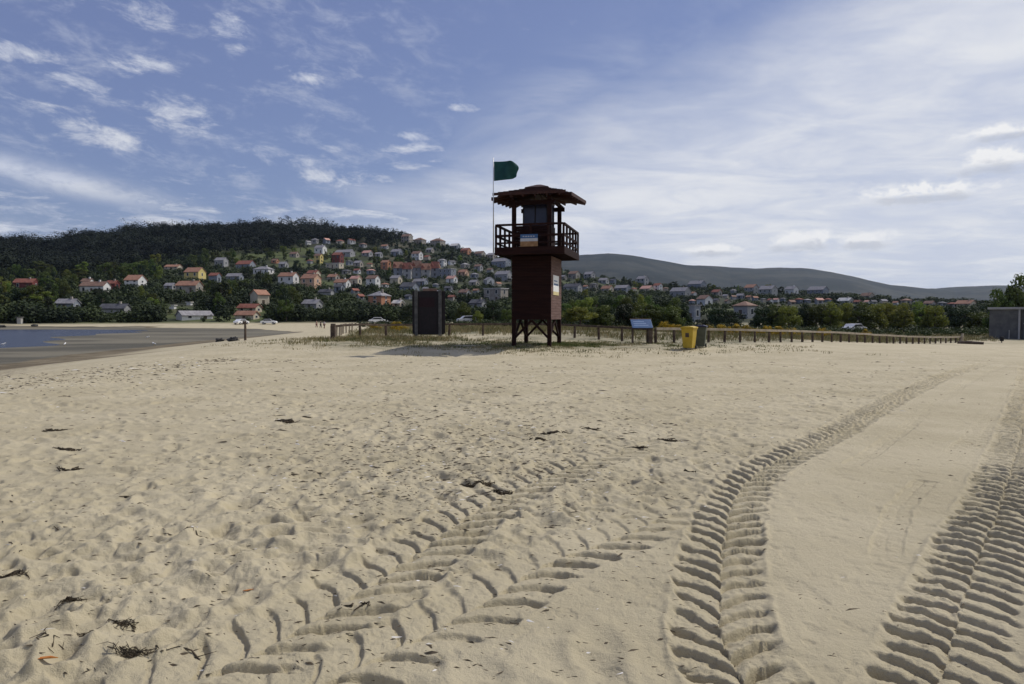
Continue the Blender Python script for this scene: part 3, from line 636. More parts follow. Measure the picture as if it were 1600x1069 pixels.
HOUSES = [
 (41, 451, 34, 15, 'red', 'red', 'low red roofed house half hidden by dark trees at the far left', dict(ratio=1.9, short='low red house at far left')),
 (137, 446, 18, 10, 'white', 'brown', 'small white house with brown roof just behind the long white house', {}),
 (149, 459, 42, 18, 'white', 'brown', 'long white house with brown roof left of the dark red barn', dict(ratio=2.2, short='long white house')),
 (176, 452, 19, 13, 'red', 'red', 'dark red barn between the long white house and the tall white house', dict(short='dark red barn')),
 (212, 453, 31, 22, 'white', 'orange', 'tall white house with bright orange roof under the forest, three storeys', dict(storeys=3, short='tall white house', ratio=1.1)),
 (106, 484, 33, 16, 'blue', 'grey', 'blue grey house with a white end above the lagoon shore', dict(ratio=1.7, short='blue grey house by the lagoon')),
 (180, 490, 44, 14, 'grey', 'dark', 'long dark shed close to the lagoon shore among trees', dict(ratio=2.4, short='long dark shed', win=False)),
 (271, 421, 26, 7, 'cream', 'orange', 'low cream house with flat looking orange roof above the yellow gabled house', dict(ratio=1.8)),
 (305, 442, 31, 23, 'yellow', 'orange', 'bright yellow gabled house with orange roof', dict(short='yellow gabled house', ratio=1.3)),
 (296, 458, 39, 18, 'stone', 'orange', 'long stone house with orange roof just below the yellow gabled house', dict(ratio=1.9, short='long stone house')),
 (266, 452, 17, 9, 'grey', 'grey', 'little grey roofed house left of the long stone house', {}),
 (346, 416, 20, 13, 'grey', 'grey', 'grey house standing alone at the forest edge above the yellow house', dict(short='grey house at the forest edge')),
 (384, 420, 29, 12, 'blue', 'red', 'blue grey house with red gabled roof right of the grey forest edge house', dict(ratio=1.6)),
 (412, 428, 31, 11, 'white', 'grey', 'white and grey house with a bright porch below the red gabled roof', dict(ratio=1.8, kind='hip')),
 (336, 444, 18, 17, 'blue', 'red', 'narrow blue grey house with small red roof right of the yellow gabled house', {}),
 (367, 438, 26, 10, 'blue', 'grey', 'low pale blue house in the trees right of the narrow blue grey house', dict(ratio=2)),
 (406, 479, 28, 25, 'cream', 'orange', 'stone house with large orange roof standing alone above the beach', dict(yaw=35, ratio=1.1, short='lone orange roofed stone house')),
 (390, 487, 36, 11, 'cream', 'red', 'low cream house with red roof below the lone orange roofed stone house', dict(ratio=2)),
 (304, 499, 52, 12, 'white', 'grey', 'long low grey roofed hall with white gable beside the far beach', dict(ratio=3, yaw=30, short='long grey roofed hall')),
 (386, 498, 36, 11, 'cream', 'orange', 'very low house with wide orange red roof right behind the far beach', dict(ratio=2.2, short='low orange roof by the far beach')),
 (451, 452, 31, 25, 'white', 'orange', 'big white house with shaded front and a thin orange roof line', dict(ratio=1.8, short='big white house')),
 (430, 411, 12, 6, 'brick', 'brown', 'tiny brown roofed house high above the big white house', {}),
 (296, 477, 9, 4, 'white', 'pale', 'small white shed in the field below the long stone house', dict(kind='flat', win=False)),
 (270, 483, 10, 5, 'white', 'pale', 'small white shed lower left of the field below the stone house', dict(kind='flat', win=False)),
 (486, 453, 31, 24, 'peach', 'orange', 'peach gabled house with orange roof right of the big white house', dict(short='peach gabled house')),
 (490, 432, 21, 9, 'cream', 'red', 'red roofed house showing just above the peach gabled house', {}),
 (501, 396, 19, 12, 'white', 'grey', 'white house highest on the slope below the forest', dict(short='highest white house')),
 (498, 411, 14, 14, 'yellow', 'brown', 'ochre yellow house below the highest white house', dict(short='ochre yellow house')),
 (528, 412, 18, 17, 'red', 'red', 'tall dark red house right of the ochre yellow house', dict(short='tall dark red house')),
 (523, 419, 27, 7, 'cream', 'pale', 'pale low house at the foot of the tall dark red house', dict(ratio=2, kind='flat')),
 (539, 400, 31, 9, 'grey', 'grey', 'long purple grey roofed house above the tall dark red house', dict(ratio=2.2)),
 (574, 400, 17, 8, 'grey', 'pink', 'pink roofed house under the right end of the forest', {}),
 (603, 421, 16, 14, 'brick', 'orange', 'orange brick house left of the red roofed terrace row', dict(short='orange brick house by the terrace')),
 (521, 437, 19, 8, 'stone', 'orange', 'small orange roofed stone house right of the peach gabled house', {}),
 (535, 449, 26, 12, 'white', 'orange', 'white ended house with wide orange roof in the middle of the slope', dict(ratio=1.7)),
 (556, 445, 18, 13, 'cream', 'pink', 'cream house with a salmon roof right of the white ended house', {}),
 (583, 451, 22, 20, 'white', 'brown', 'tall house with brown roof and white right side above the big orange house', dict(short='tall brown roofed house')),
 (593, 481, 34, 25, 'brick', 'grey', 'bright orange house with grey roof, left wall in shade', dict(kind='hip', ratio=1.0, short='bright orange house', storeys=3)),
 (510, 461, 24, 8, 'grey', 'dark', 'low dark garage with a white end below the peach gabled house', dict(ratio=2.4, win=False)),
 (488, 481, 31, 12, 'grey', 'grey', 'grey cottage with grey roof in the trees above the far beach', dict(ratio=1.6, short='grey cottage')),
 (530, 457, 16, 12, 'blue', 'dark', 'small dark blue house below the wide orange roof', {}),
 (622, 479, 19, 9, 'cream', 'pale', 'small pale house right of the bright orange house', {}),
 (652, 406, 18, 13, 'white', 'brown', 'white house above the red roofed terrace row beside a green field', dict(short='white house over the terrace')),
 (620, 400, 19, 10, 'blue', 'grey', 'blue grey house left of the white house over the terrace', {}),
 (619, 444, 19, 13, 'cream', 'grey', 'grey house with cream right side below the terrace left end', {}),
 (640, 458, 30, 16, 'blue', 'dark', 'dark slate roofed house just above the dark notice board', dict(short='dark slate roofed house')),
 (657, 446, 24, 10, 'blue', 'grey', 'long grey house directly under the terrace row', dict(ratio=2)),
 (699, 434, 27, 13, 'blue', 'pale', 'pale blue flat roofed house right of the red roofed terrace', dict(kind='flat', ratio=1.7, short='pale blue flat roofed house')),
 (724, 431, 17, 9, 'peach', 'orange', 'peach house with orange roof right of the pale blue flat roofed house', dict(short='peach house')),
 (706, 442, 18, 10, 'white', 'pink', 'salmon roofed house with white right end under the pale blue house', {}),
 (764, 445, 17, 11, 'white', 'grey', 'white gable end house left of the watchtower, low on the slope', dict(yaw=-70, short='white gable end house')),
 (775, 473, 38, 21, 'stone', 'pale', 'grey stone house with pale flat roof left of the watchtower legs', dict(kind='flat', ratio=1.6, short='grey stone flat roofed house')),
 (691, 418, 14, 13, 'white', 'grey', 'grey house with a bright white roof edge right of the terrace row', dict(kind='hip')),
 (636, 379, 18, 13, 'stone', 'brown', 'brown house on the ridge touching the right end of the forest', dict(short='ridge house by the forest')),
 (656, 381, 20, 9, 'stone', 'brown', 'second brown house from the forest along the ridge', dict(kind='hip')),
 (684, 385, 24, 12, 'stone', 'brown', 'large brown hip roofed house highest among the ridge houses', dict(kind='hip', short='large ridge house')),
 (711, 389, 17, 8, 'blue', 'pale', 'pale grey house on the ridge right of the large ridge house', {}),
 (728, 397, 17, 9, 'brick', 'red', 'red brick house on the ridge, third from the watchtower', {}),
 (750, 402, 17, 9, 'stone', 'brown', 'dull brown house on the ridge left of the watchtower railing', {}),
 (768, 404, 15, 8, 'stone', 'grey', 'grey stone house on the ridge nearest the watchtower', {}),
 (783, 417, 30, 13, 'blue', 'grey', 'wide blue grey house touching the left edge of the watchtower', dict(ratio=1.9)),
 (787, 438, 28, 14, 'grey', 'grey', 'grey house half hidden behind the watchtower at mid slope', dict(ratio=1.7)),
 (747, 483, 27, 14, 'grey', 'dark', 'low grey house with white trim left of the grey stone flat roofed house', dict(ratio=1.8)),
 (909, 424, 17, 14, 'stone', 'grey', 'stone house high on the slope just right of the watchtower', dict(short='stone house right of the tower')),
 (897, 436, 19, 12, 'stone', 'brown', 'brown roofed stone house touching the right side of the watchtower', {}),
 (921, 437, 18, 12, 'grey', 'grey', 'pale grey house below the stone house right of the watchtower', {}),
 (895, 456, 30, 12, 'grey', 'dark', 'long slate roofed house above the grove beside the watchtower', dict(ratio=2.2)),
 (949, 456, 20, 9, 'cream', 'orange', 'house with a vivid orange roof above the middle of the grove', dict(short='vivid orange roof')),
 (973, 455, 26, 9, 'blue', 'grey', 'blue grey house right of the vivid orange roof', dict(ratio=1.8)),
 (1011, 456, 22, 9, 'cream', 'pink', 'salmon roofed house above the right part of the grove', dict(short='salmon roof above the grove')),
 (934, 431, 15, 10, 'pink', 'red', 'small red roofed house halfway up, right of the tower houses', {}),
 (982, 434, 25, 9, 'white', 'pale', 'bright white house near the skyline right of the watchtower', dict(kind='hip', short='bright white skyline house')),
 (963, 429, 14, 8, 'grey', 'grey', 'small grey house left of the bright white skyline house', {}),
 (1004, 446, 19, 14, 'grey', 'grey', 'grey gabled house below the bright white skyline house', {}),
 (1028, 455, 14, 12, 'white', 'red', 'narrow white house with red roof right of the salmon roof', {}),
 (1044, 443, 25, 9, 'pink', 'pink', 'long pink roofed house on the skyline right of the white one', dict(ratio=1.9)),
 (1021, 437, 15, 8, 'stone', 'brown', 'brown roofed house on the skyline between white and pink houses', {}),
 (1063, 465, 32, 15, 'grey', 'grey', 'wide violet grey house right above the end of the grove', dict(ratio=1.8, short='wide violet grey house')),
 (1089, 452, 28, 13, 'blue', 'grey', 'blue grey house with pale roof above the white gabled house', dict(ratio=1.7)),
 (1101, 480, 24, 18, 'white', 'brown', 'white gabled house standing behind the yellow bin trees', dict(yaw=-50, short='white gabled house')),
 (1083, 503, 22, 25, 'blue', 'grey', 'tall blue grey house with dark windows just behind the bins', dict(kind='flat', ratio=1.0, short='tall blue grey house')),
 (1156, 445, 24, 8, 'cream', 'orange', 'orange roofed house on the right skyline, leftmost of the skyline roofs', {}),
 (1174, 460, 21, 15, 'grey', 'orange', 'grey walled house with bright orange roof on the right slope', dict(short='grey walled orange roofed house')),
 (1200, 464, 28, 17, 'grey', 'grey', 'grey house right of the grey walled orange roofed house', dict(ratio=1.6)),
 (1226, 448, 21, 9, 'peach', 'orange', 'peach house with orange roof high on the right skyline', dict(short='peach skyline house')),
 (1237, 461, 20, 13, 'white', 'grey', 'white house below the peach skyline house', {}),
 (1278, 463, 31, 15, 'blue', 'grey', 'large blue grey building on the right slope', dict(ratio=2, short='large blue grey building')),
 (1307, 463, 22, 14, 'grey', 'pink', 'grey house with pinkish roof right of the large blue grey building', {}),
 (1332, 460, 21, 10, 'grey', 'orange', 'grey house with orange roof far along the right slope', dict(short='far orange roofed grey house')),
 (1164, 497, 34, 25, 'grey', 'brown', 'grey house with brown pyramid roof among trees behind the fence', dict(kind='hip', ratio=1.1, short='pyramid roofed house')),
 (1321, 475, 23, 9, 'grey', 'pale', 'low pale roofed house under the far orange roofed grey house', dict(ratio=1.8)),
 (1355, 467, 20, 9, 'stone', 'brown', 'brown stone house low on the right slope left of the white cube', {}),
 (1400, 469, 13, 7, 'white', 'pale', 'small bright white block of a house above the right tree row', dict(kind='flat', short='small white block house')),
 (1436, 468, 18, 7, 'grey', 'grey', 'grey house right of the small bright white block', {}),
 (1483, 469, 17, 10, 'blue', 'pale', 'white roofed house near the right end of the village', {}),
 (1509, 480, 29, 10, 'cream', 'orange', 'wide salmon orange roof near the concrete building, last on the right', dict(ratio=1.7, short='last orange roof')),
 (1535, 470, 18, 8, 'stone', 'brown', 'brown roofed house just left of the tree beside the concrete building', {}),
 (1120, 463, 16, 10, 'stone', 'red', 'red roofed stone house right of the white gabled house', {}),
 (1130, 452, 16, 9, 'grey', 'brown', 'brown roofed grey house left of the leftmost skyline roof', {}),
 (1254, 452, 14, 8, 'stone', 'brown', 'little brown house between peach skyline house and large blue building', {}),
 (560, 417, 15, 9, 'stone', 'grey', 'grey stone house between the dark red and orange brick houses', {}),
 (741, 447, 16, 9, 'stone', 'grey', 'grey house in the trees left of the white gable end house', {}),
 (726, 462, 19, 9, 'grey', 'brown', 'brown roofed house in the trees right of the dark notice board', {}),
 (672, 395, 13, 7, 'stone', 'grey', 'small grey house in the green field below the large ridge house', {}),
 (460, 402, 15, 8, 'stone', 'brown', 'brown stone house at the forest edge left of the ochre yellow house', {}),
 (443, 419, 15, 9, 'grey', 'grey', 'grey house above the left end of the big white house', {}),
]
for (u, v, w, h, wl, rf, lab, kw) in HOUSES: house(u, v, w, h, wl, rf, lab, **kw)
TERR = ['leftmost house of the red roofed terrace row', 'second house from the left in the red roofed terrace row', 'middle house of the red roofed terrace row, roof raised',
        'fourth house from the left in the red roofed terrace row', 'rightmost house of the red roofed terrace row']
for i, lab in enumerate(TERR):
    u = 622 + 14.6 * i; o = house(u, 434 + (-1, 1, 0, 1.5, -.5)[i], 14, 23 + (0, 1, 3, 0, 1)[i], ('blue', 'grey', 'blue', 'grey', 'blue')[i], ('orange', 'red', 'brown', 'orange', 'red')[i], lab, yaw=(-4, -9, -2, -6, -12)[i], ratio=1.15, storeys=2, steep=.38)
    rfo = [c for c in o.children if c.name.startswith('roof')][0]
    bb = [v.co for v in rfo.data.vertices]; zt = max(v.z for v in bb); zb_ = min(v.z for v in bb); yb_ = min(v.y for v in bb); hz_ = (zt - zb_) * .55
    for s_ in (-1, 1):
        mb = MB(); xc = s_ * 2.2; mb.prism([(xc - 1.3, zb_ + .2), (xc + 1.3, zb_ + .2), (xc + 1.3, zb_ + .2 + hz_ * .6), (xc, zb_ + hz_ * 1.35), (xc - 1.3, zb_ + .2 + hz_ * .6)], yb_ * .8, 0)
        mb.build('dormer', ROOF['orange' if s_ > 0 else 'red'], rfo)
WN = {'white': 'white', 'cream': 'cream', 'grey': 'grey', 'blue': 'blue grey', 'stone': 'stone', 'pink': 'pinkish', 'peach': 'peach'}
ANCH.append(('red roofed terrace', 650, 422))
ANCH.append(('lagoon water', 60, 512)); ANCH.append(('watchtower', 840, 470)); ANCH.append(('concrete building', 1575, 500)); ANCH.append(('dark notice board', 668, 490))

LABELS = set()
def place_words(u, v, adj, noun):
    for (ph, au, av) in sorted(ANCH, key=lambda a: math.hypot(a[1] - u, (a[2] - v) * 1.4)):
        du, dv = u - au, v - av
        near = '' if math.hypot(du, dv) < 26 else 'well '
        rel = ('right of' if du > 0 else 'left of') if abs(du) > 1.2 * abs(dv) else ('below' if dv > 0 else 'above')
        s_ = f'{adj} {noun} {near}{rel} the {ph}'
        if s_ not in LABELS: LABELS.add(s_); return s_
    return s_
FILL = 0; tr_ = 0
while FILL < 112 and tr_ < 9000:                         # the smaller houses between the ones named above
    tr_ += 1
    if tr_ % 18: u = random.uniform(880, 1520)
    else: u = random.uniform(480, 790)
    v = random.uniform(np.interp(u, RU, RV) + (13 if u > 800 else 30), (455 if u < 1075 else 476) if u > 870 else 470); w = random.uniform(8, 17) if u > 800 else random.uniform(9, 14); h = w * random.uniform(.5, .75)
    if any(u + w * .5 > b_[0] and u - w * .5 < b_[1] and v > b_[2] - 2 and v - h < b_[3] + 2 for b_ in BOX): continue
    wl, rf = random.choice(['white', 'cream', 'grey', 'grey', 'stone', 'stone', 'blue']), random.choice(['orange', 'brown', 'grey', 'grey', 'red', 'pink', 'dark'])
    house(u, v, w, h, wl, rf, place_words(u, v - h / 2, f'{WN[wl]} house with {rf} roof', '').replace('  ', ' '), yaw=random.choice([-36, -30, -44, 38, -60]), ratio=random.uniform(1.2, 1.8), kind=random.choice(['gable', 'gable', 'hip'])); FILL += 1
# ------------------------------------------------------------------ trees one by one, and the mass of brush
def clear(u, v, hp, wp, p):
    for (u0, u1, vt, vb, q) in BOX:
        if (q - p).length < 8: return False
        if p.length < q.length and u + wp > u0 and u - wp < u1 and v - hp < vb - .5 * (vb - vt): return False
    return True
FLU = [-60, 0, 60, 130, 190, 250, 350, 430, 480, 540, 600, 625, 640]; FLV = [432, 432, 428, 433, 425, 410, 399, 396, 387, 385, 384, 380, 372]
TG = 'trees scattered among the village houses'; cnt = 0; tries = 0
KW = {'round': 'round crowned', 'bushy': 'broad bushy', 'tall': 'tall slim', 'pine': 'high crowned'}
CW = {'leaf_dark': 'dark green', 'leaf_mid': 'green', 'leaf_light': 'light green'}
while cnt < 240 and tries < 14000:
    tries += 1
    u = random.uniform(-5, 1540); vmax = 503 if u < 640 else 496; vmin = np.interp(u, RU, RV) + 12
    if u < 640: vmin = max(vmin, np.interp(u, FLU, FLV) + 4)
    if vmin > vmax - 5: continue
    v = random.uniform(vmin, vmax); p = on(u, v)
    if p.length < 205 or (u > 880 and v > 478): continue
    h = random.uniform(6, 10.5); kind = random.choice(['round', 'round', 'bushy', 'tall', 'pine']); w = h * random.uniform(.6, .9) * (.55 if kind == 'tall' else 1)
    hp, wp = h * F / p.y, w / 2 * F / p.y
    if not clear(u, v, hp, wp, p): continue
    mk = random.choice(['leaf_dark', 'leaf_dark', 'leaf_mid', 'leaf_mid', 'leaf_light'])
    lab = place_words(u, v - hp / 2, f'{CW[mk]} {KW[kind]}', 'tree'); tree(p, h, w, kind, mk, lab, group=TG); cnt += 1
# mass of brush on the slopes
Vs, Qs, off = [], [], 0; nb = 0; tries = 0
while nb < 9500 and tries < 60000:
    tries += 1
    u = random.uniform(-60, 1650); q_ = random.random() ** .8; Ds = np.interp(u, SU, SV); Dr = np.interp(u, DU, DV)
    r = Ds + 4 + (Dr * 1.0 - Ds) * q_; ca = 1 / math.hypot((u - 800) / F, 1); x, y = r * ca * (u - 800) / F, r * ca
    md = float(meadow(x, y))
    if random.random() < md * .8: continue
    z = ground_z(x, y); p = Vector((x, y, z)); pu, pv = proj(p); h = random.uniform(1.2, 4.4) * (1.4 if pu < 280 else 1); hp = h * F / y
    if not clear(pu, pv, hp, hp * .5, p): continue
    n_ = int(26 + 20 * h * min(1, 300 / r)); C = ball(n_, (x, y, z + h * .45), (h * .65, h * .65, h * .5), shell=.3)
    V, Q = leaves(C, np.full(n_, .34 * h ** .5 + r * .0007), N=C - (x, y, z + h * .3)); Vs.append(V); Qs.append(Q + off); off += len(V); nb += 1
while nb < 12700:                                       # thicker growth along the foot of the slope
    u = random.uniform(-60, 900); Ds = np.interp(u, SU, SV); r = Ds + 4 + 150 * random.random() ** 1.6; ca = 1 / math.hypot((u - 800) / F, 1); x, y = r * ca * (u - 800) / F, r * ca
    nb += 1
    if fbm(np.array(x * .02), np.array(y * .02), 140, 2) < -.30: continue
    z = ground_z(x, y); p = Vector((x, y, z)); pu, pv = proj(p); h = random.uniform(1.5, 5.5); hp = h * F / y
    if not clear(pu, pv, hp, hp * .5, p): continue
    n_ = int(26 + 20 * h); C = ball(n_, (x, y, z + h * .48), (h * .5, h * .5, h * .52), shell=.3)
    V, Q = leaves(C, np.full(n_, .34 * h ** .5 + r * .0007), N=C - (x, y, z + h * .3)); Vs.append(V); Qs.append(Q + off); off += len(V)
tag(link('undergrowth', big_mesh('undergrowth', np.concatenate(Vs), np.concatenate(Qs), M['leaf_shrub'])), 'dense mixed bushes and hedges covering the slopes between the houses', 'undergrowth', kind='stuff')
# the wood on the left hill
Vs, Qs, off = [], [], 0; nb = 0; tries = 0
while nb < 3600 and tries < 40000:
    tries += 1
    u = random.uniform(-120, 645); Dr = np.interp(u, DU, DV); r = math.sqrt(random.uniform(300 ** 2, (Dr + 14) ** 2))
    ca = 1 / math.hypot((u - 800) / F, 1); x, y = r * ca * (u - 800) / F, r * ca; z = ground_z(x, y); pu, pv = proj((x, y, z))
    if pv > np.interp(pu, FLU, FLV) + random.gauss(0, 3): continue
    if not clear(pu, pv, 13 * F / y, 4 * F / y, Vector((x, y, z))): continue
    top = r > Dr - 40; h = random.uniform(8, 14) * (1 + .9 * float(fbm(np.array(x * .022), np.array(y * .022), 150, 2))); h *= 1.0 if not top else random.uniform(.8, 1.3); w = h * random.uniform(.28, .46); n_ = 110
    if random.random() < .55:
        C = ball(n_, (x, y, z + h * .6), (w, w, h * .38), shell=.35)
    else:
        C = np.concatenate([ball(n_ // 3, (x + random.uniform(-.4, .4) * w, y + random.uniform(-.4, .4) * w, z + h * f_), (w * g, w * g, h * .13), shell=.3) for f_, g in ((.45, .9), (.68, .85), (.88, .55))])
    V, Q = leaves(C, np.full(len(C), 1.35), N=C - (x, y, z + h * .35), rnd=.20); Vs.append(V); Qs.append(Q + off); off += len(V); nb += 1
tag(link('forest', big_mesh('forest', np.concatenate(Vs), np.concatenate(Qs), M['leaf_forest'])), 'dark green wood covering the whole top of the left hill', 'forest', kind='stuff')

# grove and rows of trees behind the dune
GG = 'trees of the grove behind the dune'
GROVE = [(884, 472, 100), (897, 464, 108), (915, 459, 100), (932, 456, 112), (950, 458, 98), (966, 455, 110), (984, 456, 100), (1000, 457, 112), (1018, 459, 100), (1036, 461, 108), (1052, 462, 98), (1064, 468, 106), (906, 474, 86), (940, 472, 88), (975, 470, 90), (1010, 470, 88), (1042, 474, 88)]
GL = ['leftmost tree of the grove, low beside the watchtower', 'second tree of the grove from the watchtower', 'third tree of the grove, rounded, right of the watchtower', 'broad tree in the left half of the grove, below the long slate roof',
      'grove tree left of centre, under the vivid orange roof', 'tallest green tree near the middle of the grove', 'grove tree straight above the blue slanted sign', 'grove tree just right of the blue slanted sign, at the back',
      'grove tree below the salmon roof', 'grove tree between the blue sign and the yellow bin', 'dark tree near the right end of the grove', 'slim last tree at the right end of the grove',
      'low front tree at the left end of the grove', 'low front tree left of the blue slanted sign', 'low front tree behind the blue slanted sign', 'low front tree right of the blue slanted sign', 'low front tree of the grove nearest the yellow bin']
for i, ((u, vt, d), lab) in enumerate(zip(GROVE, GL)):
    p = at(u, d); h = CAMZ + (HZ - vt) * d / F - p.z
    tree(p, h, random.uniform(3.6, 4.8), 'bushy' if i % 3 else 'round', ('leaf_mid', 'leaf_mid', 'leaf_light', 'leaf_mid', 'leaf_dark')[i % 5] if i != 11 else 'leaf_dark', lab, group=GG)
RG = 'trees of the long row behind the receding fence'
ROW = [(1122, 481, 120, 'leaf_dark'), (1140, 484, 118, 'leaf_dark'), (1192, 480, 122, 'leaf_dark'), (1212, 476, 120, 'leaf_mid'), (1232, 477, 118, 'leaf_light'), (1254, 476, 122, 'leaf_dark'), (1276, 474, 120, 'leaf_mid'), (1298, 473, 118, 'leaf_light'),
       (1320, 472, 122, 'leaf_light'), (1344, 474, 116, 'leaf_mid'), (1366, 474, 118, 'leaf_light'), (1390, 472, 120, 'leaf_light'), (1412, 475, 112, 'leaf_light'), (1438, 472, 116, 'leaf_light'), (1460, 476, 112, 'leaf_light'), (1484, 478, 122, 'leaf_dark'), (1506, 483, 118, 'leaf_dark'), (1526, 488, 116, 'leaf_mid')]
RL = ['dark tree left of the pyramid roofed house', 'dark low tree in front of the pyramid roofed house', 'dark tree right of the pyramid roofed house, first of the row', 'second tree of the row right of the pyramid roofed house', 'third tree of the row right of the pyramid roofed house',
      'dark tree left of the light green trees in the long row', 'tree in the row under the large blue grey building', 'light green tree under the right end of the large blue grey building', 'light green tree below the grey house with pinkish roof', 'tree in the row below the far orange roofed grey house',
      'bright tree in the row left of the small white block house', 'bright tree in the row under the small white block house', 'bright low tree right of the small white block house', 'widest bright green tree in the right half of the row', 'last light green tree before the dark trees',
      'first dark tree at the right end of the row', 'dark tree under the last orange roof', 'rightmost small tree of the row, left of the concrete building']
for (u, vt, d, mk), lab in zip(ROW, RL):
    p = at(u, d); h = CAMZ + (HZ - vt + 4) * d / F - p.z; tree(p, h, random.uniform(4.4, 6.0), 'bushy', mk, lab, group=RG)
for (u, vt, d, w, mk, lab) in ((1562, 447, 98, 5.0, 'leaf_mid', 'green tree peeping over the left corner of the concrete building'), (1584, 424, 100, 6.5, 'leaf_mid', 'tallest tree behind the concrete building, crown against the sky'), (1612, 428, 102, 7, 'leaf_mid', 'tree behind the concrete building cut by the right edge of the photo'),
                              (722, 470, 125, 4.2, 'leaf_mid', 'light green tree right of the dark notice board'), (770, 466, 128, 4.6, 'leaf_dark', 'dark tree left of the watchtower legs, behind the fence'), (792, 480, 120, 3, 'leaf_mid', 'small tree touching the left edge of the watchtower box'),
                              (640, 474, 135, 4.5, 'leaf_dark', 'dark tree just left of the dark notice board'), (745, 484, 118, 3.0, 'leaf_light', 'low light tree between the notice board and the watchtower')):
    p = at(u, d); tree(p, CAMZ + (HZ - vt) * d / F - p.z, w, 'bushy' if d < 130 else 'round', mk, lab)
BG = 'yellow flowering bushes on the dune'
GB = [(622, 499, 62, 1.4), (585, 503, 70, 1.2), (1044, 498, 56, 1.2), (1062, 504, 54, .9), (1104, 502, 60, 1.4), (1128, 503, 58, 1.4), (1150, 502, 60, 1.5), (1172, 502, 58, 1.5), (1192, 505, 60, 1.3), (1215, 506, 66, 1.5), (1240, 507, 68, 1.6), (1290, 509, 76, 1.4), (1352, 511, 84, 1.3), (998, 497, 58, 1.2)]
BL = ['yellow flowering bush left of the dark notice board', 'small orange yellow bush behind the left fence', 'orange yellow bush left of the yellow bin', 'small flowering bush touching the yellow bin', 'yellow bush just right of the dark bin', 'second yellow bush right of the dark bin',
      'yellow bush behind the third gap of the receding fence', 'orange yellow bush below the pyramid roofed house', 'low yellow bush right of the pyramid roofed house', 'low yellow bush at the foot of the dark row trees', 'yellow bush under the middle of the long tree row',
      'small yellow bush far along the receding fence', 'yellow bush farthest along the receding fence', 'brownish yellow bush behind the blue slanted sign']
for i, ((u, vt, d, w), lab) in enumerate(zip(GB, BL)):
    p = at(u, d); h = max(.7, CAMZ + (HZ - vt) * d / F - p.z)
    o = tag(link('flowering_bush', GORSE[i % 3]), lab, 'bush', BG); o.location = p - Vector((0, 0, .05)); o.scale = (w * 1.2, w, h); o.rotation_euler.z = random.uniform(0, 6)
p = at(1098, 66); tree(p, CAMZ + 4.0 - 4.0 * 0 - p.z - 4.2, 2.2, 'bushy', 'leaf_dark', 'small round grey green bush right above the dark bin', name='bush')
# dune grass and low green plants
Vs, Qs, off = [], [], 0; nb = 0
def blades(x, y, n_, h, spread):
    global off
    c = np.stack([x + rng.normal(size=n_) * spread, y + rng.normal(size=n_) * spread, np.zeros(n_)], 1)
    c[:, 2] = [ground_z(a, b_) - .02 for a, b_ in c[:, :2]]
    an = rng.uniform(0, 6.28, n_); le = rng.uniform(.5, 1.1, n_) * h; bend = rng.uniform(.1, .7, n_) * le
    d = np.stack([np.cos(an), np.sin(an), np.zeros(n_)], 1); s_ = np.stack([-np.sin(an), np.cos(an), np.zeros(n_)], 1) * (.006 + y * .00022)
    m_ = c + d * bend[:, None] * .35; m_[:, 2] += le * .6; e = c + d * bend[:, None]; e[:, 2] += le
    V = np.stack([c - s_, c + s_, m_ + s_ * .7, e, m_ - s_ * .7], 1).reshape(-1, 3)
    Vs.append(V); Qs.append(np.arange(n_ * 5).reshape(-1, 5) + off); off += n_ * 5
tries = 0
while nb < 3000 and tries < 40000:
    tries += 1
    y = random.uniform(31, 100); u = random.uniform(500, 1560); x = (u - 800) / F * y
    v_ = float(sst(-1.0, 3, y - np.interp(x, FX, FY) + 3 * fbm(np.array(x * .3), np.array(y * .3), 90, 3)))
    mo = math.exp(-(((x - 2.5) / 5.5) ** 2 + ((y - 35.3) / 2.6) ** 2)) + math.exp(-(((x + 6.5) / 4.5) ** 2 + ((y - 41) / 3.2) ** 2))
    if random.random() > max(v_, .9 * float(sst(.4, .8, mo))): continue
    short = v_ < .5
    blades(x, y, 8 if short else 14, (.10 if short else random.uniform(.22, .5)), .12 if short else .3); nb += 1
for i in range(2600):                                   # short tufts on the trodden ground round the tower
    x, y = random.gauss(2, 5.5), random.gauss(35.5, 2.4)
    if i % 5 < 2: x, y = random.gauss(-8, 3.2), random.gauss(40.3, 2.2)
    if y < 29 or fbm(np.array(x * .5), np.array(y * .5), 66, 3) < -.08: continue
    blades(x, y, 9, random.uniform(.06, .15) if i % 5 > 1 else random.uniform(.10, .26), .16 if i % 5 > 1 else .22)
tag(link('dune_grass', big_mesh('dune_grass', np.concatenate(Vs), np.concatenate(Qs), M['dune_grass'])), 'dry yellow green grass growing over the dune behind the fence', 'grass', kind='stuff')
Vs, Qs, off = [], [], 0
for i in range(1300):
    x, y = random.gauss(3.2, 3.2), random.gauss(35.6, 1.5)
    if fbm(np.array(x * .6), np.array(y * .6), 67, 3) < -.05: continue
    blades(x, y, 12, random.uniform(.05, .14), .15)
tag(link('green_grass', big_mesh('green_grass', np.concatenate(Vs), np.concatenate(Qs), M['green_tuft'])), 'short green grass growing round the feet of the watchtower', 'grass', kind='stuff')
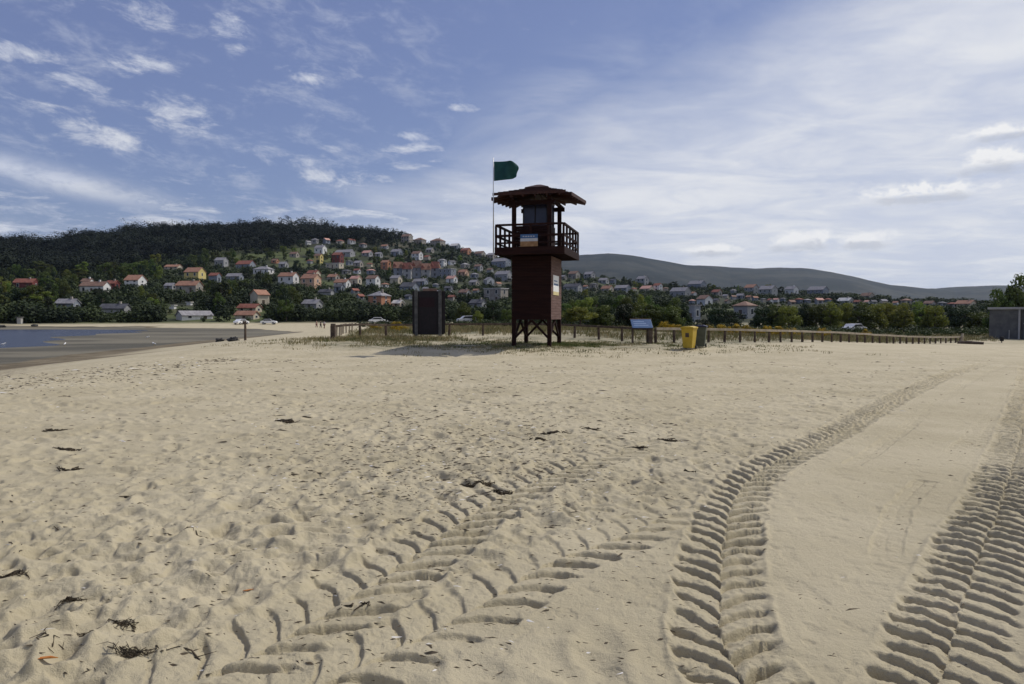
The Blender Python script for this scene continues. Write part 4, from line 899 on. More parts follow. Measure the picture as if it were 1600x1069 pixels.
# low dark hedge line at the back of the dune
Vs, Qs, off = [], [], 0
for i in range(420):
    u = random.uniform(560, 1550); d = random.uniform(88, 112); p = at(u, d); h = random.uniform(.7, 1.5) if u > 860 else random.uniform(.5, 1.2)
    C = ball(70, (p.x, p.y, p.z + h * .45), (h * .8, h * .8, h * .5), shell=.3); V, Q = leaves(C, np.full(70, .28), N=C - (p.x, p.y, p.z + h * .2)); Vs.append(V); Qs.append(Q + off); off += len(V)
tag(link('brush', big_mesh('brush', np.concatenate(Vs), np.concatenate(Qs), M['leaf_shrub'])), 'low dark brush along the back of the dune below the trees', 'brush', kind='stuff')
# ------------------------------------------------------------------ lifeguard watchtower
ANG = math.radians(14.5)
tp = Vector((1.34, 36.16, 0)); gz = ground_z(tp.x, tp.y)
T = thing('watchtower', 'dark red brown wooden lifeguard watchtower on four legs', 'watchtower', (tp.x, tp.y, gz), -ANG)
def tw(a, b_): return Vector((tp.x + a * math.cos(ANG) + b_ * math.sin(ANG), tp.y - a * math.sin(ANG) + b_ * math.cos(ANG)))
TWm, TR = M['tower_wood'], M['tower_roof']
bx, by = 1.025, 1.45
for sx in (-1, 1):
    for sy in (-1, 1):
        w_ = tw(sx * (bx - .1), sy * (by - .1)); zl = ground_z(w_.x, w_.y) - gz - .25
        MB().box((sx * (bx - .1) - .1, sy * (by - .1) - .1, zl), (sx * (bx - .1) + .1, sy * (by - .1) + .1, 1.36)).build('leg', TWm, T, .012)
for (p0, p1) in (((-.92, -1.35), (0, -1.35)), ((.92, -1.35), (0, -1.35)), ((-.92, 1.35), (0, 1.35)), ((.92, 1.35), (0, 1.35)), ((-.92, -1.35), (-.92, 0)), ((-.92, 1.35), (-.92, 0)), ((.92, -1.35), (.92, 0)), ((.92, 1.35), (.92, 0))):
    MB().bar((*p0, .35), (*p1, 1.3), .09, .11).build('brace', TWm, T, .008)
mb = MB(); mb.box((-bx + .05, -by + .05, 1.36), (bx - .05, by - .05, 4.58))
nz_ = 23
for i in range(nz_):                                    # horizontal boards of the box
    z0 = 1.34 + i * (3.22 / nz_); z1 = z0 + 3.22 / nz_ - .012
    mb.box((-bx, -by, z0), (bx, -by + .04, z1)); mb.box((-bx, by - .04, z0), (bx, by, z1))
    mb.k = 1; mb.box((bx - .04, -by + .041, z0), (bx, by - .041, z1)); mb.k = 0; mb.box((-bx, -by + .041, z0), (-bx + .04, by - .041, z1))  # right side boards take the paler wood, sunlight put into the colour
body = mb.build('cabin_base', [TWm, M['tower_wood_lit']], T)
DX0, DX1, DY0, DY1 = -1.70, 1.855, -2.28, 2.32
mb = MB(); mb.box((DX0 + .05, DY0 + .05, 4.80), (DX1 - .05, DY1 - .05, 4.90))
for i in range(9): y_ = DY0 + .3 + i * .5; mb.box((DX0 + .06, y_ - .04, 4.62), (DX1 - .06, y_ + .04, 4.797))
mb.build('deck', TWm, T)
mb = MB(); mb.box((DX0, DY0, 4.58), (DX1, DY0 + .05, 4.95)); mb.box((DX0, DY1 - .05, 4.58), (DX1, DY1, 4.95)); mb.box((DX0, DY0 + .052, 4.58), (DX0 + .05, DY1 - .052, 4.95)); mb.box((DX1 - .05, DY0 + .052, 4.58), (DX1, DY1 - .052, 4.95))
mb.build('deck_skirt', TWm, T, .006)
for (p0, p1, npz) in (((DX0, DY0), (DX1, DY0), 4), ((DX1, DY0), (DX1, DY1), 5), ((DX1, DY1), (DX0, DY1), 4), ((DX0, DY1), (DX0, DY0), 5)):
    a, b_ = Vector((*p0, 0)), Vector((*p1, 0)); d = (b_ - a).normalized(); nrm = Vector((-d.y, d.x, 0)) * .06; a2, b2 = a + nrm + d * .1, b_ + nrm - d * .1
    mb = MB(); mb.bar(a2 + Vector((0, 0, 6.06)), b2 + Vector((0, 0, 6.06)), .12, .10)
    mb.bar(a2 + Vector((0, 0, 5.52)), b2 + Vector((0, 0, 5.52)), .05, .12); mb.bar(a2 + Vector((0, 0, 5.16)), b2 + Vector((0, 0, 5.16)), .05, .09)
    rl = mb.build('railing', TWm, T, .006)
    for i in range(npz):
        c_ = a + nrm + (b_ - a) * ((i + .001) / npz) + d * .06
        MB().box((c_.x - .05, c_.y - .05, 4.92), (c_.x + .05, c_.y + .05, 6.01)).build('railing_post', TWm, rl, .006)
for sx in (-1, 1):
    for sy in (-1, 1):
        MB().box((sx * (bx - .1) - .1, sy * (by - .1) - .1, 4.9), (sx * (bx - .1) + .1, sy * (by - .1) + .1, 7.5)).build('post', TWm, T, .01)
mb = MB()
for i in range(8): mb.box((-bx + .2, -by + .04, 4.92 + i * .148), (bx - .2, -by + .10, 4.92 + i * .148 + .14))
for i in range(8): mb.box((bx - .10, -by + .22, 4.92 + i * .148), (bx - .04, -.2, 4.92 + i * .148 + .14))
mb.build('parapet', TWm, T)
cab = MB().box((-.56, -.75, 4.9), (.70, .85, 7.42)).build('lookout', M['navy'], T)
mb = MB()
for x_ in (-.58, .05, .67): mb.box((x_ - .025, -.79, 4.92), (x_ + .025, -.753, 7.40))
for y_ in (-.73, .05, .83): mb.box((.703, y_ - .025, 4.92), (.735, y_ + .025, 7.40))
mb.box((-.54, -.775, 6.0), (.64, -.753, 6.06)); mb.build('window_frame', M['board'], cab)
# roof: ring beams, rafters and four board panels, the side panels lower than the front ones
mb = MB()
for y_ in (-by + .1, by - .1): mb.box((-1.2, y_ - .07, 7.16), (1.2, y_ + .07, 7.38))
for x_ in (-bx + .1, bx - .1): mb.box((x_ - .07, -1.65, 7.385), (x_ + .07, 2.2, 7.56))
mb.build('ring_beam', TWm, T, .008)
EX, EYf, EYb = 1.9, -1.95, 3.0; AP = (0, .25, 8.22)
def slab(pts, th_):
    n_ = len(pts); V = [Vector(p) for p in pts]; V2 = [p - Vector((0, 0, th_)) for p in V]
    return V + V2, [list(range(n_)), list(range(2 * n_ - 1, n_ - 1, -1))] + [[i, i + n_, (i + 1) % n_ + n_, (i + 1) % n_] for i in range(n_)]
panels = [([(-EX, EYf, 7.70), (EX - .05, EYf, 7.70), (.45, .0, 8.24), (-.45, .0, 8.24)], .11), ([(EX, EYb, 7.96), (-EX, EYb, 7.96), (-.4, .75, 8.24), (.4, .75, 8.24)], .11),
          ([(2.12, EYf + .12, 7.60), (2.12, EYb + .1, 7.94), (.3, .8, 8.14), (.3, -.1, 8.12)], .13), ([(-2.0, EYb, 7.84), (-2.0, EYf + .12, 7.50), (-.3, -.1, 8.10), (-.3, .8, 8.12)], .13)]
roof = None
for pts, th_ in panels:
    mb = MB(); mb.add(*slab(pts, th_)); e0, e1, t1, t0 = [Vector(p) for p in pts]
    for i in range(7):                                  # rows of roof boards
        q0, q1 = i / 7, (i + .93) / 7; L0, R0, L1, R1 = e0.lerp(t0, q0), e1.lerp(t1, q0), e0.lerp(t0, q1), e1.lerp(t1, q1); up = Vector((0, 0, .035 + .006 * (i % 2)))
        mb.add(*slab([L0 + up, R0 + up, R1 + Vector((0, 0, .006)), L1 + Vector((0, 0, .006))], .03))
    for i in range(6):
        q0 = (i + .5) / 6; a, b_ = e0.lerp(e1, q0) - Vector((0, 0, th_ + .06)), t0.lerp(t1, q0) - Vector((0, 0, th_ + .06)); mb.bar(a, b_, .06, .11)
    mb.build('roof_panel', TR, T)
mb = MB(); c_ = .62; mb.add([(-c_, -c_ + .35, 8.26), (c_, -c_ + .35, 8.26), (c_, c_ + .35, 8.26), (-c_, c_ + .35, 8.26), (-.12, .3, 8.47), (.12, .3, 8.47), (.12, .42, 8.47), (-.12, .42, 8.47), (-c_, -c_ + .35, 8.2), (c_, -c_ + .35, 8.2), (c_, c_ + .35, 8.2), (-c_, c_ + .35, 8.2)],
        [[0, 1, 5, 4], [1, 2, 6, 5], [2, 3, 7, 6], [3, 0, 4, 7], [4, 5, 6, 7], [8, 9, 1, 0], [9, 10, 2, 1], [10, 11, 3, 2], [11, 8, 0, 3], [11, 10, 9, 8]]); mb.build('roof_cap', TR, T)
# printed sign on the parapet: blue top with white marks, white band, sand colours
mb = MB(); x0, x1, y_ = -.36, .52, DY0 - .03
mb.k = 0; mb.box((x0, y_, 5.36), (x1, y_ + .022, 5.56)); mb.k = 1; mb.box((x0, y_, 5.21), (x1, y_ + .022, 5.36)); mb.k = 2; mb.box((x0, y_, 4.96), (x1, y_ + .022, 5.21))
mb.k = 1
for i in range(5): mb.box((x0 + .12 + i * .13, y_ - .004, 5.43), (x0 + .20 + i * .13, y_ + .001, 5.48))
mb.build('sign', [M['blue_sign'], mat('sign_white', (.34, .36, .40), (.42, .43, .46), .6, 5), mat('sign_ochre', (.20, .11, .05), (.28, .17, .09), .6, 5)], T)
mb = MB(); mb.k = 0; mb.box((bx, -.95, 2.78), (bx + .025, .55, 3.62)); mb.k = 1; mb.box((bx + .001, -.95, 2.60), (bx + .025, .55, 2.779)); mb.k = 2; mb.box((bx + .025, -.8, 3.1), (bx + .028, .35, 3.2)); mb.box((bx + .025, -.8, 3.3), (bx + .028, .1, 3.36))
mb.build('side_sign', [M['white'], mat('sign_yellow', (.6, .5, .25), (.66, .56, .3), .6), M['blue_sign']], T)
# flag on its pole
fp = tw(DX0 - .07, DY0 + .05); fz0 = gz + 5.0
FL = thing('flag_pole', 'dark green flag flying from a thin pole at the tower railing', 'flag', (fp.x, fp.y, fz0))
MB().tube([(0, 0, -.3), (0, 0, 2), (0, 0, 4.42)], [.03, .026, .018], 10).build('pole', M['steel'], FL, smooth=True)
nu, nv = 30, 18; V = []; Q = []
for j in range(nv + 1):
    for i in range(nu + 1):
        s_, q_ = i / nu, j / nv; wv = .13 * s_ ** .7 * math.sin(6.5 * s_ + 2.2 * q_) + .04 * math.sin(15 * s_ - 4 * q_) * s_
        hgt = .96 - .07 * s_ - .30 * max(0, s_ - .55) ** 1.3
        x_ = .03 + 1.22 * s_ + .05 * s_ * math.sin(q_ * 7) - .14 * s_ ** 3 * (q_ - .5) ** 2 * 4
        V.append((x_, wv - .16 * s_, 4.23 - q_ * hgt - .10 * max(0, s_ - .7) * (1 - q_) * 4 * s_))
for j in range(nv):
    for i in range(nu): a = j * (nu + 1) + i; Q.append([a, a + 1, a + nu + 2, a + nu + 1])
mb = MB(); mb.add(V, Q); fo = mb.build('cloth', M['flag'], FL, smooth=True); so = fo.modifiers.new('solid', 'SOLIDIFY'); so.thickness = .006

# ------------------------------------------------------------------ fences
def fence(name_label, pts, step, hgt, wood, railw, pw, rail_mat=None, second=False, taper=None, skip=()):
    P = [Vector((*p, 0)) for p in pts]; acc = [0]
    for i in range(1, len(P)): acc.append(acc[-1] + (P[i] - P[i - 1]).length)
    n_ = max(2, int(acc[-1] / step)); pos = []
    for k in range(n_ + 1):
        s_ = acc[-1] * k / n_; i = min(max(int(np.searchsorted(acc, s_)) - 1, 0), len(P) - 2); p = P[i].lerp(P[i + 1], (s_ - acc[i]) / (acc[i + 1] - acc[i])); p.z = ground_z(p.x, p.y); pos.append(p)
    o = thing('fence', name_label, 'fence', pos[0]); o0 = pos[0]
    tops = []
    for k, p in enumerate(pos):
        h = hgt * (1 - (taper or 0) * k / n_); q = p - o0; rot = Matrix.Rotation(random.uniform(-.04, .04), 4, 'X') @ Matrix.Rotation(random.uniform(-.04, .04), 4, 'Y')
        mb = MB(); wv = pw * random.uniform(.9, 1.15); h2 = h * random.uniform(.97, 1.03)
        mb.tube([(0, 0, -.4), (0, 0, h2 * .5), (0, 0, h2)], [wv, wv * .97, wv * .92], 9)
        ob = mb.build('post', wood, o); ob.location = q; ob.rotation_euler = rot.to_euler(); tops.append(q + Vector((0, 0, h - .06 + random.uniform(-.015, .015))))
    for k in range(n_):
        a, b_ = tops[k], tops[k + 1]; d = (b_ - a).normalized(); sd = Vector((d.y, -d.x, 0)) * (pw + .03)
        MB().bar(a + sd - d * .05, b_ + sd + d * .05, .06, railw).build('rail', rail_mat or wood, o, .008)
    return o
fence('dark wooden rail fence running behind the watchtower and notice board', FENCE[:6], 2.15, .86, M['fence_wood'], .12, .085)
fence('long low wooden fence with pale rail receding across the sand to the right', [(8.0, 38.0)] + FENCE[6:], 1.5, .86, M['fence_wood'], .14, .075, M['pale_wood'], taper=.25)
fence('sunlit pale post fence leading away behind the left end of the dark fence', [(-11.0, 41.6), (-11.8, 46.5), (-13.4, 54), (-15.0, 64)], 3.2, .82, M['pale_wood'], .09, .07, M['fence_wood'])
p = at(520.5, 40.8); mb = MB(); mb.box((-.13, -.12, -.3), (.13, .12, .95)); o = mb.build('end_post', M['fence_wood'], None, .02); o.location = p; tag(o, 'thick dark square post at the left end of the dark fence', 'post')
p = at(1503, 69.5); o = MB().tube([(0, 0, -.3), (.05, 0, .45), (.12, 0, .95)], [.14, .13, .12], 10).build('end_post', M['pale_wood']); o.location = p; tag(o, 'pale topped post at the far right end of the receding fence', 'post')
p = at(1516, 66); p2 = at(1528, 64); o = MB().tube([p - p + Vector((-.8, .6, .12)), Vector((0, 0, .14)), Vector((.8, -.8, .1))], [.15, .16, .13], 10).build('log', M['fence_wood']); o.location = p; tag(o, 'dark log lying on the sand past the end of the fence', 'log')

# ------------------------------------------------------------------ notice board, slanted sign, bins
d = 43.4; p = at(670, d); B = thing('notice_board', 'tall dark notice board seen from behind on two grey posts', 'notice board', p, -math.atan2(p.x, p.y) - .06); k = d / F
def bz(v): return CAMZ + (HZ - v) * k - p.z
mb = MB(); x0, x1 = -25.5 * k, 25.5 * k; z0, z1 = bz(523), bz(455); cz = .12
mb.prism([(x0 + cz, z0), (x1 - cz, z0), (x1, z0 + cz), (x1, z1), (x0, z1), (x0, z0 + cz)], 0, .07); mb.build('board', M['board'], B, .01)
MB().box((-9 * k, -.02, bz(455) + .004), (13 * k, .08, bz(451))).build('top_plate', mat('top_plate', (.14, .07, .06), (.2, .15, .12), .7, 5), B, .01)
mb = MB(); mb.prism([(-15 * k, bz(480)), (9 * k, bz(480)), (9 * k, bz(465)), (-15 * k, bz(465))], -.012, -.002); mb.build('faded_print', mat('faded_print', (.018, .008, .011), (.026, .011, .015), .8, 9), B)
for xc in (-19.5, 17.5): MB().box((xc * k - .10, -.16, -.3), (xc * k + .10, -.014, bz(455) + .05)).build('post', M['post_grey'], B, .015)
d = 37.6; p = at(1004, d); G = thing('lectern_sign', 'low blue slanted information sign on two wooden posts at the fence', 'sign', p, 0.05); k = d / F
MB().box((-.10 - .5, -.06, -.3), (-.5, .06, .92)).build('post', M['fence_wood'], G, .01); MB().box((.32, -.1, -.3), (.55, .12, .98)).build('post', M['fence_wood'], G, .015)
R_ = Matrix.Translation((-.02, -.05, 1.08)) @ Matrix.Rotation(math.radians(42), 4, 'X')
mb = MB(); mb.box((-.62, -.34, 0), (.52, .34, .04), R_); pan = mb.build('panel', M['blue_sign'], G, .008)
mb = MB()
for i in range(3): mb.box((-.5, -.18 + i * .15, .042), (.3 - .1 * i, -.12 + i * .15, .046), R_)
mb.build('printed_lines', mat('sign_print', (.14, .22, .38), (.18, .26, .42), .5, 5), pan)
MB().box((-.66, .341, -.01), (.56, .38, .045), R_).build('back_edge', mat('sign_edge', (.10, .06, .04), (.12, .07, .05), .7), G)
def bin_(u, v, label, rz, bodym, lidm, h=1.07, mark=True):
    d_ = CAMZ * F / (v - HZ); p = at(u, d_); o = thing('wheeled_bin', label, 'bin', p, rz, 'wheeled bins by the fence')
    mb = MB(); a0, a1, b0, b1 = .22, .29, .26, .34
    ring = lambda z, a, b_: [(-a, -b_, z), (a, -b_, z), (a, b_, z), (-a, b_, z)]
    V = ring(.06, a0, b0) + ring(h - .10, a1, b1) + ring(h - .10, a1 + .03, b1 + .03) + ring(h - .04, a1 + .03, b1 + .03)
    mb.add(V, [[3, 2, 1, 0]] + [[r * 4 + i, r * 4 + (i + 1) % 4, r * 4 + 4 + (i + 1) % 4, r * 4 + 4 + i] for r in range(3) for i in range(4)] + [[12, 13, 14, 15]])
    mb.build('body', bodym, o, .012)
    mb = MB(); mb.prism([(-a1 - .05, h - .036), (a1 + .05, h - .036), (a1 + .04, h + .0), (a1 * .5, h + .05), (-a1 * .5, h + .05), (-a1 - .04, h)], -b1 - .07, b1 + .05); ld = mb.build('lid', lidm, o, .012)
    MB().tube([(-.2, b1 + .09, h - .02), (.2, b1 + .09, h - .02)], .018, 8).build('handle', lidm, o)
    for s_ in (-1, 1):
        mb = MB(); mb.tube([(s_ * .25 - .03, b0 + .05, .1), (s_ * .25 + .03, b0 + .05, .1)], .1, 16); mb.build('wheel', M['rubber'], o)
    if mark: MB().box((-.09, -b1 + .015, h * .55), (.09, -b1 + .03, h * .76)).build('label_patch', M['fence_wood'], o)
    return o
bin_(1077, 543.2, 'yellow wheeled bin with yellow lid standing on the sand by the fence', -.55, M['yellow'], M['yellow'])
bin_(1094.5, 541.6, 'dark green wheeled bin with navy lid tucked behind the yellow bin', -.35, M['bin_dark'], M['bin_blue'], 1.09, False)

# ------------------------------------------------------------------ concrete building on the right
p = at(1592, 80); k = 80 / F; H = 46.5 * k
CB = thing('concrete_building', 'flat roofed grey concrete building at the right edge of the photo', 'building', p, math.radians(-22) - math.atan2(p.x, p.y))
MB().box((-3.1, 0, -1), (0, 4.6, H)).build('wall', M['concrete'], CB)
MB().box((0.002, 0.3, -1), (3.5, 4.6, H - .02)).build('side_wall', M['concrete'], CB)
MB().box((-3.25, -.22, H + .003), (3.7, 4.8, H + .26)).build('roof', M['concrete_pale'], CB, .02)
MB().box((-.02, -.12, -1), (.16, .0, H - .004)).build('corner_pillar', M['concrete_pale'], CB, .01)
wn = MB().box((.5, .22, H * .55), (2.9, .31, H - .35)).build('window', M['glass'], CB); MB().box((.4, .18, H * .50), (3.0, .30, H * .55 - .003)).build('sill', M['concrete_pale'], wn)
MB().box((.45, .2, .1), (3.0, .31, H * .48)).build('shutter', M['concrete_pale'], CB, .01)
MB().tube([(-.95, -.05, 0), (-.95, -.05, 1.05)], .05, 8).build('pipe', M['concrete_pale'], CB)
p = at(1566, 70); o = thing('litter_bin', 'small dark litter bin standing on the sand before the concrete building', 'bin', p)
MB().tube([(0, 0, -.2), (0, 0, .2)], .05, 10).build('stand', M['rubber'], o); MB().tube([(0, 0, .15), (0, 0, .4), (0, 0, .62)], [.17, .2, .21], 14).build('drum', M['rubber'], o)
# pole, stones on the shore
p = on(383, 532); o = thing('beach_pole', 'thin brown pole standing on the lower beach by the tidal flat', 'pole', p)
k = p.y / F; MB().tube([(0, 0, -.4), (.02, 0, 1), (0, 0, 29 * k)], [.09, .08, .07], 10).build('shaft', M['fence_wood'], o); MB().box((-.16, -.05, 28 * k - .12), (.10, .05, 29 * k + .06)).build('cap', M['fence_wood'], o, .01)
def rock(u, v, w, label):
    p = on(u, v); r = np.random.default_rng(int(u)); nu, nv = 12, 8; mb = MB(); V = []; Q = []
    for j in range(nv + 1):
        for i in range(nu):
            a, b_ = 2 * math.pi * i / nu, math.pi * j / nv; s_ = 1 + .25 * r.normal() * (0 < j < nv)
            V.append((w / 2 * math.sin(b_) * math.cos(a) * s_, w * .35 * math.sin(b_) * math.sin(a) * s_, w * .25 * math.cos(b_) * s_ + w * .1))
    for j in range(nv):
        for i in range(nu): Q.append([j * nu + i, (j + 1) * nu + i, (j + 1) * nu + (i + 1) % nu, j * nu + (i + 1) % nu])
    mb.add(V, Q); o = mb.build('rock', M['rock']); o.location = p; tag(o, label, 'rock')
rock(343, 534, .7, 'dark stone on the lower beach, farther left of the pole'); rock(364.5, 533, .8, 'dark stone on the lower beach just left of the thin pole')
rock(54, 510.5, 1.5, 'dark rock on the far bank of the lagoon'); rock(2, 512, 1.6, 'dark rock on the far bank at the left edge of the photo')
p = on(31, 506); o = thing('stone_pillar', 'pale stone pillar on the far shore of the lagoon', 'pillar', p); k = p.y / F
MB().box((-.5, -.4, -.4), (.5, .4, 9.5 * k)).build('shaft', M['concrete_pale'], o, .05); MB().box((-.75, -.55, 9.5 * k + .005), (.75, .55, 10.6 * k)).build('cap_stone', M['concrete'], o, .05)
# ------------------------------------------------------------------ parked cars
def car(u, v, rz, paint, label):
    p = on(u, v) if isinstance(v, (int, float)) else at(u, v[0]); o = thing('parked_car', label, 'car', p, rz, 'cars parked beyond the beach')
    prof = [(-2.1, .35), (-2.12, .75), (-1.95, .92), (-1.5, .98), (-.95, 1.42), (.55, 1.45), (1.15, 1.0), (1.95, .86), (2.12, .68), (2.1, .35)]
    mb = MB(); mb.prism(prof, -.85, .85); mb.build('body', paint, o, .05)
    mb = MB(); mb.prism([(-1.36, 1.0), (-.92, 1.36), (.50, 1.38), (1.0, 1.0)], -.862, .862); mb.build('side_window', M['glass'], o)
    MB().bar((.62, 0, 1.45), (1.16, 0, 1.045), 1.5, .03, (0, 0, 1)).build('windscreen', M['glass'], o)
    for x_ in (-1.3, 1.3):
        for s_ in (-1, 1):
            wh = MB().tube([(x_, s_ * .80 - .09, .31), (x_, s_ * .80 + .09, .31)], .31, 16).build('wheel', M['rubber'], o); MB().tube([(x_, s_ * .80 - .1, .31), (x_, s_ * .80 + .1, .31)], .17, 12).build('rim', M['steel'], wh)
    for s_ in (-1, 1): MB().box((2.06, s_ * .6 - .18, .62), (2.13, s_ * .6 + .18, .76)).build('headlight', M['white'], o)
    return o
silver = mat('silver_paint', (.5, .5, .52), (.55, .55, .57), .3, 3, spec=.6); wpaint = mat('car_white', (.75, .75, .75), (.78, .78, .78), .3, 3, spec=.6); bpaint = mat('car_dark', (.03, .035, .05), (.04, .045, .06), .3, 3, spec=.6); rpaint = mat('car_red', (.3, .03, .025), (.33, .04, .03), .3, 3, spec=.6)
car(733, [120], .3, silver, 'silver car parked behind the fence between notice board and watchtower')
car(591, [150], .2, wpaint, 'white car parked behind the left fence near the yellow bush')
car(1335, [108], .5, silver, 'silver car parked at the foot of the long tree row')
car(420, 507, .1, wpaint, 'white car parked at the back of the far beach, right of the thin pole')
car(377, 507, 1.2, wpaint, 'white car seen end on near the thin beach pole')
# ------------------------------------------------------------------ people on the far beach
def person(u, d, label, top, legs, rz, walk):
    p = at(u, d); J = {'pel': (0, 0, .92), 'chest': (0, .01, 1.25), 'neck': (0, 0, 1.47), 'head': (0, -.02, 1.60), 'crown': (0, -.01, 1.72)}
    E = [('pel', 'chest'), ('chest', 'neck'), ('neck', 'head'), ('head', 'crown')]; Rd = {'pel': .15, 'chest': .16, 'neck': .06, 'head': .10, 'crown': .07}
    for s_, n_ in ((-1, 'l'), (1, 'r')):
        f_ = walk * s_
        J.update({'hip' + n_: (s_ * .10, 0, .86), 'kn' + n_: (s_ * .11, -.10 * f_ - .04, .47), 'an' + n_: (s_ * .11, -.22 * f_, .08), 'to' + n_: (s_ * .12, -.22 * f_ - .16, .04),
                  'sh' + n_: (s_ * .18, 0, 1.38), 'el' + n_: (s_ * .24, .08 * f_, 1.10), 'wr' + n_: (s_ * .23, .12 * f_ - .08, .86), 'ha' + n_: (s_ * .22, .12 * f_ - .11, .76)})
        E += [('pel', 'hip' + n_), ('hip' + n_, 'kn' + n_), ('kn' + n_, 'an' + n_), ('an' + n_, 'to' + n_), ('chest', 'sh' + n_), ('sh' + n_, 'el' + n_), ('el' + n_, 'wr' + n_), ('wr' + n_, 'ha' + n_)]
        Rd.update({'hip' + n_: .10, 'kn' + n_: .06, 'an' + n_: .045, 'to' + n_: .035, 'sh' + n_: .065, 'el' + n_: .045, 'wr' + n_: .032, 'ha' + n_: .035})
    def skin(name, keys, grow, m, parent, root):
        me = bpy.data.meshes.new(name); ks = list(keys); ed = [(ks.index(a), ks.index(b_)) for a, b_ in E if a in ks and b_ in ks]
        me.from_pydata([J[k] for k in ks], ed, []); me.materials.append(m); o = link(name, me, parent); sk = o.modifiers.new('skin', 'SKIN')
        for i, k in enumerate(ks): me.skin_vertices[0].data[i].radius = (Rd[k] + grow,) * 2; me.skin_vertices[0].data[i].use_root = (k == root)
        sb = o.modifiers.new('sub', 'SUBSURF'); sb.levels = 1; sb.render_levels = 1; return o
    for k in (): pass
    me = bpy.data.meshes.new('person')
    ks = list(J); me.from_pydata([J[k] for k in ks], [(ks.index(a), ks.index(b_)) for a, b_ in E], []); 
    bv = me.attributes.get('skin'); o = link('person', me); tag(o, label, 'person', 'people on the far beach'); o.location = p; o.rotation_euler.z = rz
    me.materials.append(M['skin'])
    import bmesh
    bm = bmesh.new(); bm.from_mesh(me); sl = bm.verts.layers.skin.verify(); bm.verts.ensure_lookup_table()
    for i, k in enumerate(ks): bm.verts[i][sl].radius = (Rd[k], Rd[k]); bm.verts[i][sl].use_root = (k == 'pel')
    bm.to_mesh(me); bm.free(); o.modifiers.new('skin', 'SKIN'); o.modifiers.new('sub', 'SUBSURF').render_levels = 1
    for name, kk, m in (('shirt', ['pel', 'chest', 'shl', 'shr', 'ell', 'elr'], top), ('trousers', ['pel', 'hipl', 'hipr', 'knl', 'knr', 'anl', 'anr'], legs)):
        me2 = bpy.data.meshes.new(name); me2.from_pydata([J[k] for k in kk], [(kk.index(a), kk.index(b_)) for a, b_ in E if a in kk and b_ in kk], []); me2.materials.append(m)
        bm = bmesh.new(); bm.from_mesh(me2); sl = bm.verts.layers.skin.verify(); bm.verts.ensure_lookup_table()
        for i, k in enumerate(kk): bm.verts[i][sl].radius = (Rd[k] + .022, Rd[k] + .022); bm.verts[i][sl].use_root = (k == 'pel')
        bm.to_mesh(me2); bm.free(); o2 = link(name, me2, o); o2.modifiers.new('skin', 'SKIN'); o2.modifiers.new('sub', 'SUBSURF').render_levels = 1
    mb = MB(); V = ball(1, (0, 0, 0), 1); mb.tube([(0, .0, 1.60), (0, .012, 1.68), (0, .012, 1.74), (0, .01, 1.755)], [.108, .112, .07, .01], 10); mb.build('hair', M['hair'], o, smooth=True)
    return o
person(506.5, 150, 'person in a pale top walking on the far beach', M['cloth_pale'], M['cloth_red'], 2.6, 1.0)
person(501, 158, 'person in dark clothes walking beside the one in a pale top', M['cloth_dark'], M['cloth_dark'], 2.2, -.8)
person(494.5, 165, 'person in dark top and maroon trousers, leftmost on the far beach', M['cloth_dark'], M['cloth_red'], 1.2, .7)
# ------------------------------------------------------------------ gulls
def gull(u, v, label, s_=1.0):
    p = on(u, v); o = thing('gull', label, 'gull', p, random.uniform(0, 6), 'gulls on the tidal flat'); o.scale = (s_,) * 3
    MB().tube([(-.24, 0, .17), (-.12, 0, .2), (.05, 0, .22), (.15, 0, .27), (.20, 0, .33), (.25, 0, .34), (.28, 0, .335)], [.01, .05, .075, .055, .042, .035, .005], 10).build('body', M['gull'], o, smooth=True)
    MB().add([(.08, -.075, .26), (-.26, -.03, .2), (-.05, -.085, .19)], [[0, 1, 2]]).add([(.08, .075, .26), (-.26, .03, .2), (-.05, .085, .19)], [[0, 1, 2]]).build('wings', M['post_grey'], o)
    for q_ in (-.03, .03): MB().tube([(.02, q_, 0), (.02, q_, .17)], .008, 5).build('leg', M['yellow'], o)
    MB().tube([(.275, 0, .335), (.34, 0, .325)], [.012, .003], 6).build('beak', M['yellow'], o)
gull(230, 529.5, 'white gull on the tidal flat, nearest to the beach pole'); gull(4, 541, 'white gull at the water edge at the left edge of the photo'); gull(101, 541, 'white gull at the near edge of the lagoon water'); gull(241, 540.5, 'small white gull on the mud nearest the beach')
# ------------------------------------------------------------------ seaweed, sticks and other wrack on the sand
def weed(u, v, L, label, n_=26, thick=.012, name='seaweed_clump', spread=.35, m='weed'):
    if name == 'seaweed_clump': L *= .40 if v < 880 else .30; thick *= .42 if v < 880 else .36
    else: L *= .7; thick *= .7
    p = on(u, v); r = random.Random(int(u * 7 + v)); mb = MB()
    for i in range(n_):
        a = r.gauss(0, .5) + (math.pi if r.random() < .5 else 0); l = L * r.uniform(.25, .6); x0, y0 = (r.gauss(0, L * .22), r.gauss(0, L * spread * .3)) if n_ > 8 else (0, 0); pts = []
        for k in range(5):
            s_ = k / 4; x_ = x0 + math.cos(a) * l * s_ + r.gauss(0, .02); y_ = y0 + math.sin(a) * l * s_ * .6 + r.gauss(0, .02)
            pts.append((x_, y_, ground_z(p.x + x_, p.y + y_) - p.z + r.uniform(-.006, .02) * (1.2 if n_ > 8 else .6)))
        t_ = thick * r.uniform(.6, 1.3); mb.tube(pts, [t_ * .6, t_, t_, t_ * .8, t_ * .3], 5)
    o = mb.build(name, M[m]); o.location = p; tag(o, label, 'seaweed' if name == 'seaweed_clump' else 'stick', 'wrack lying on the sand'); return o
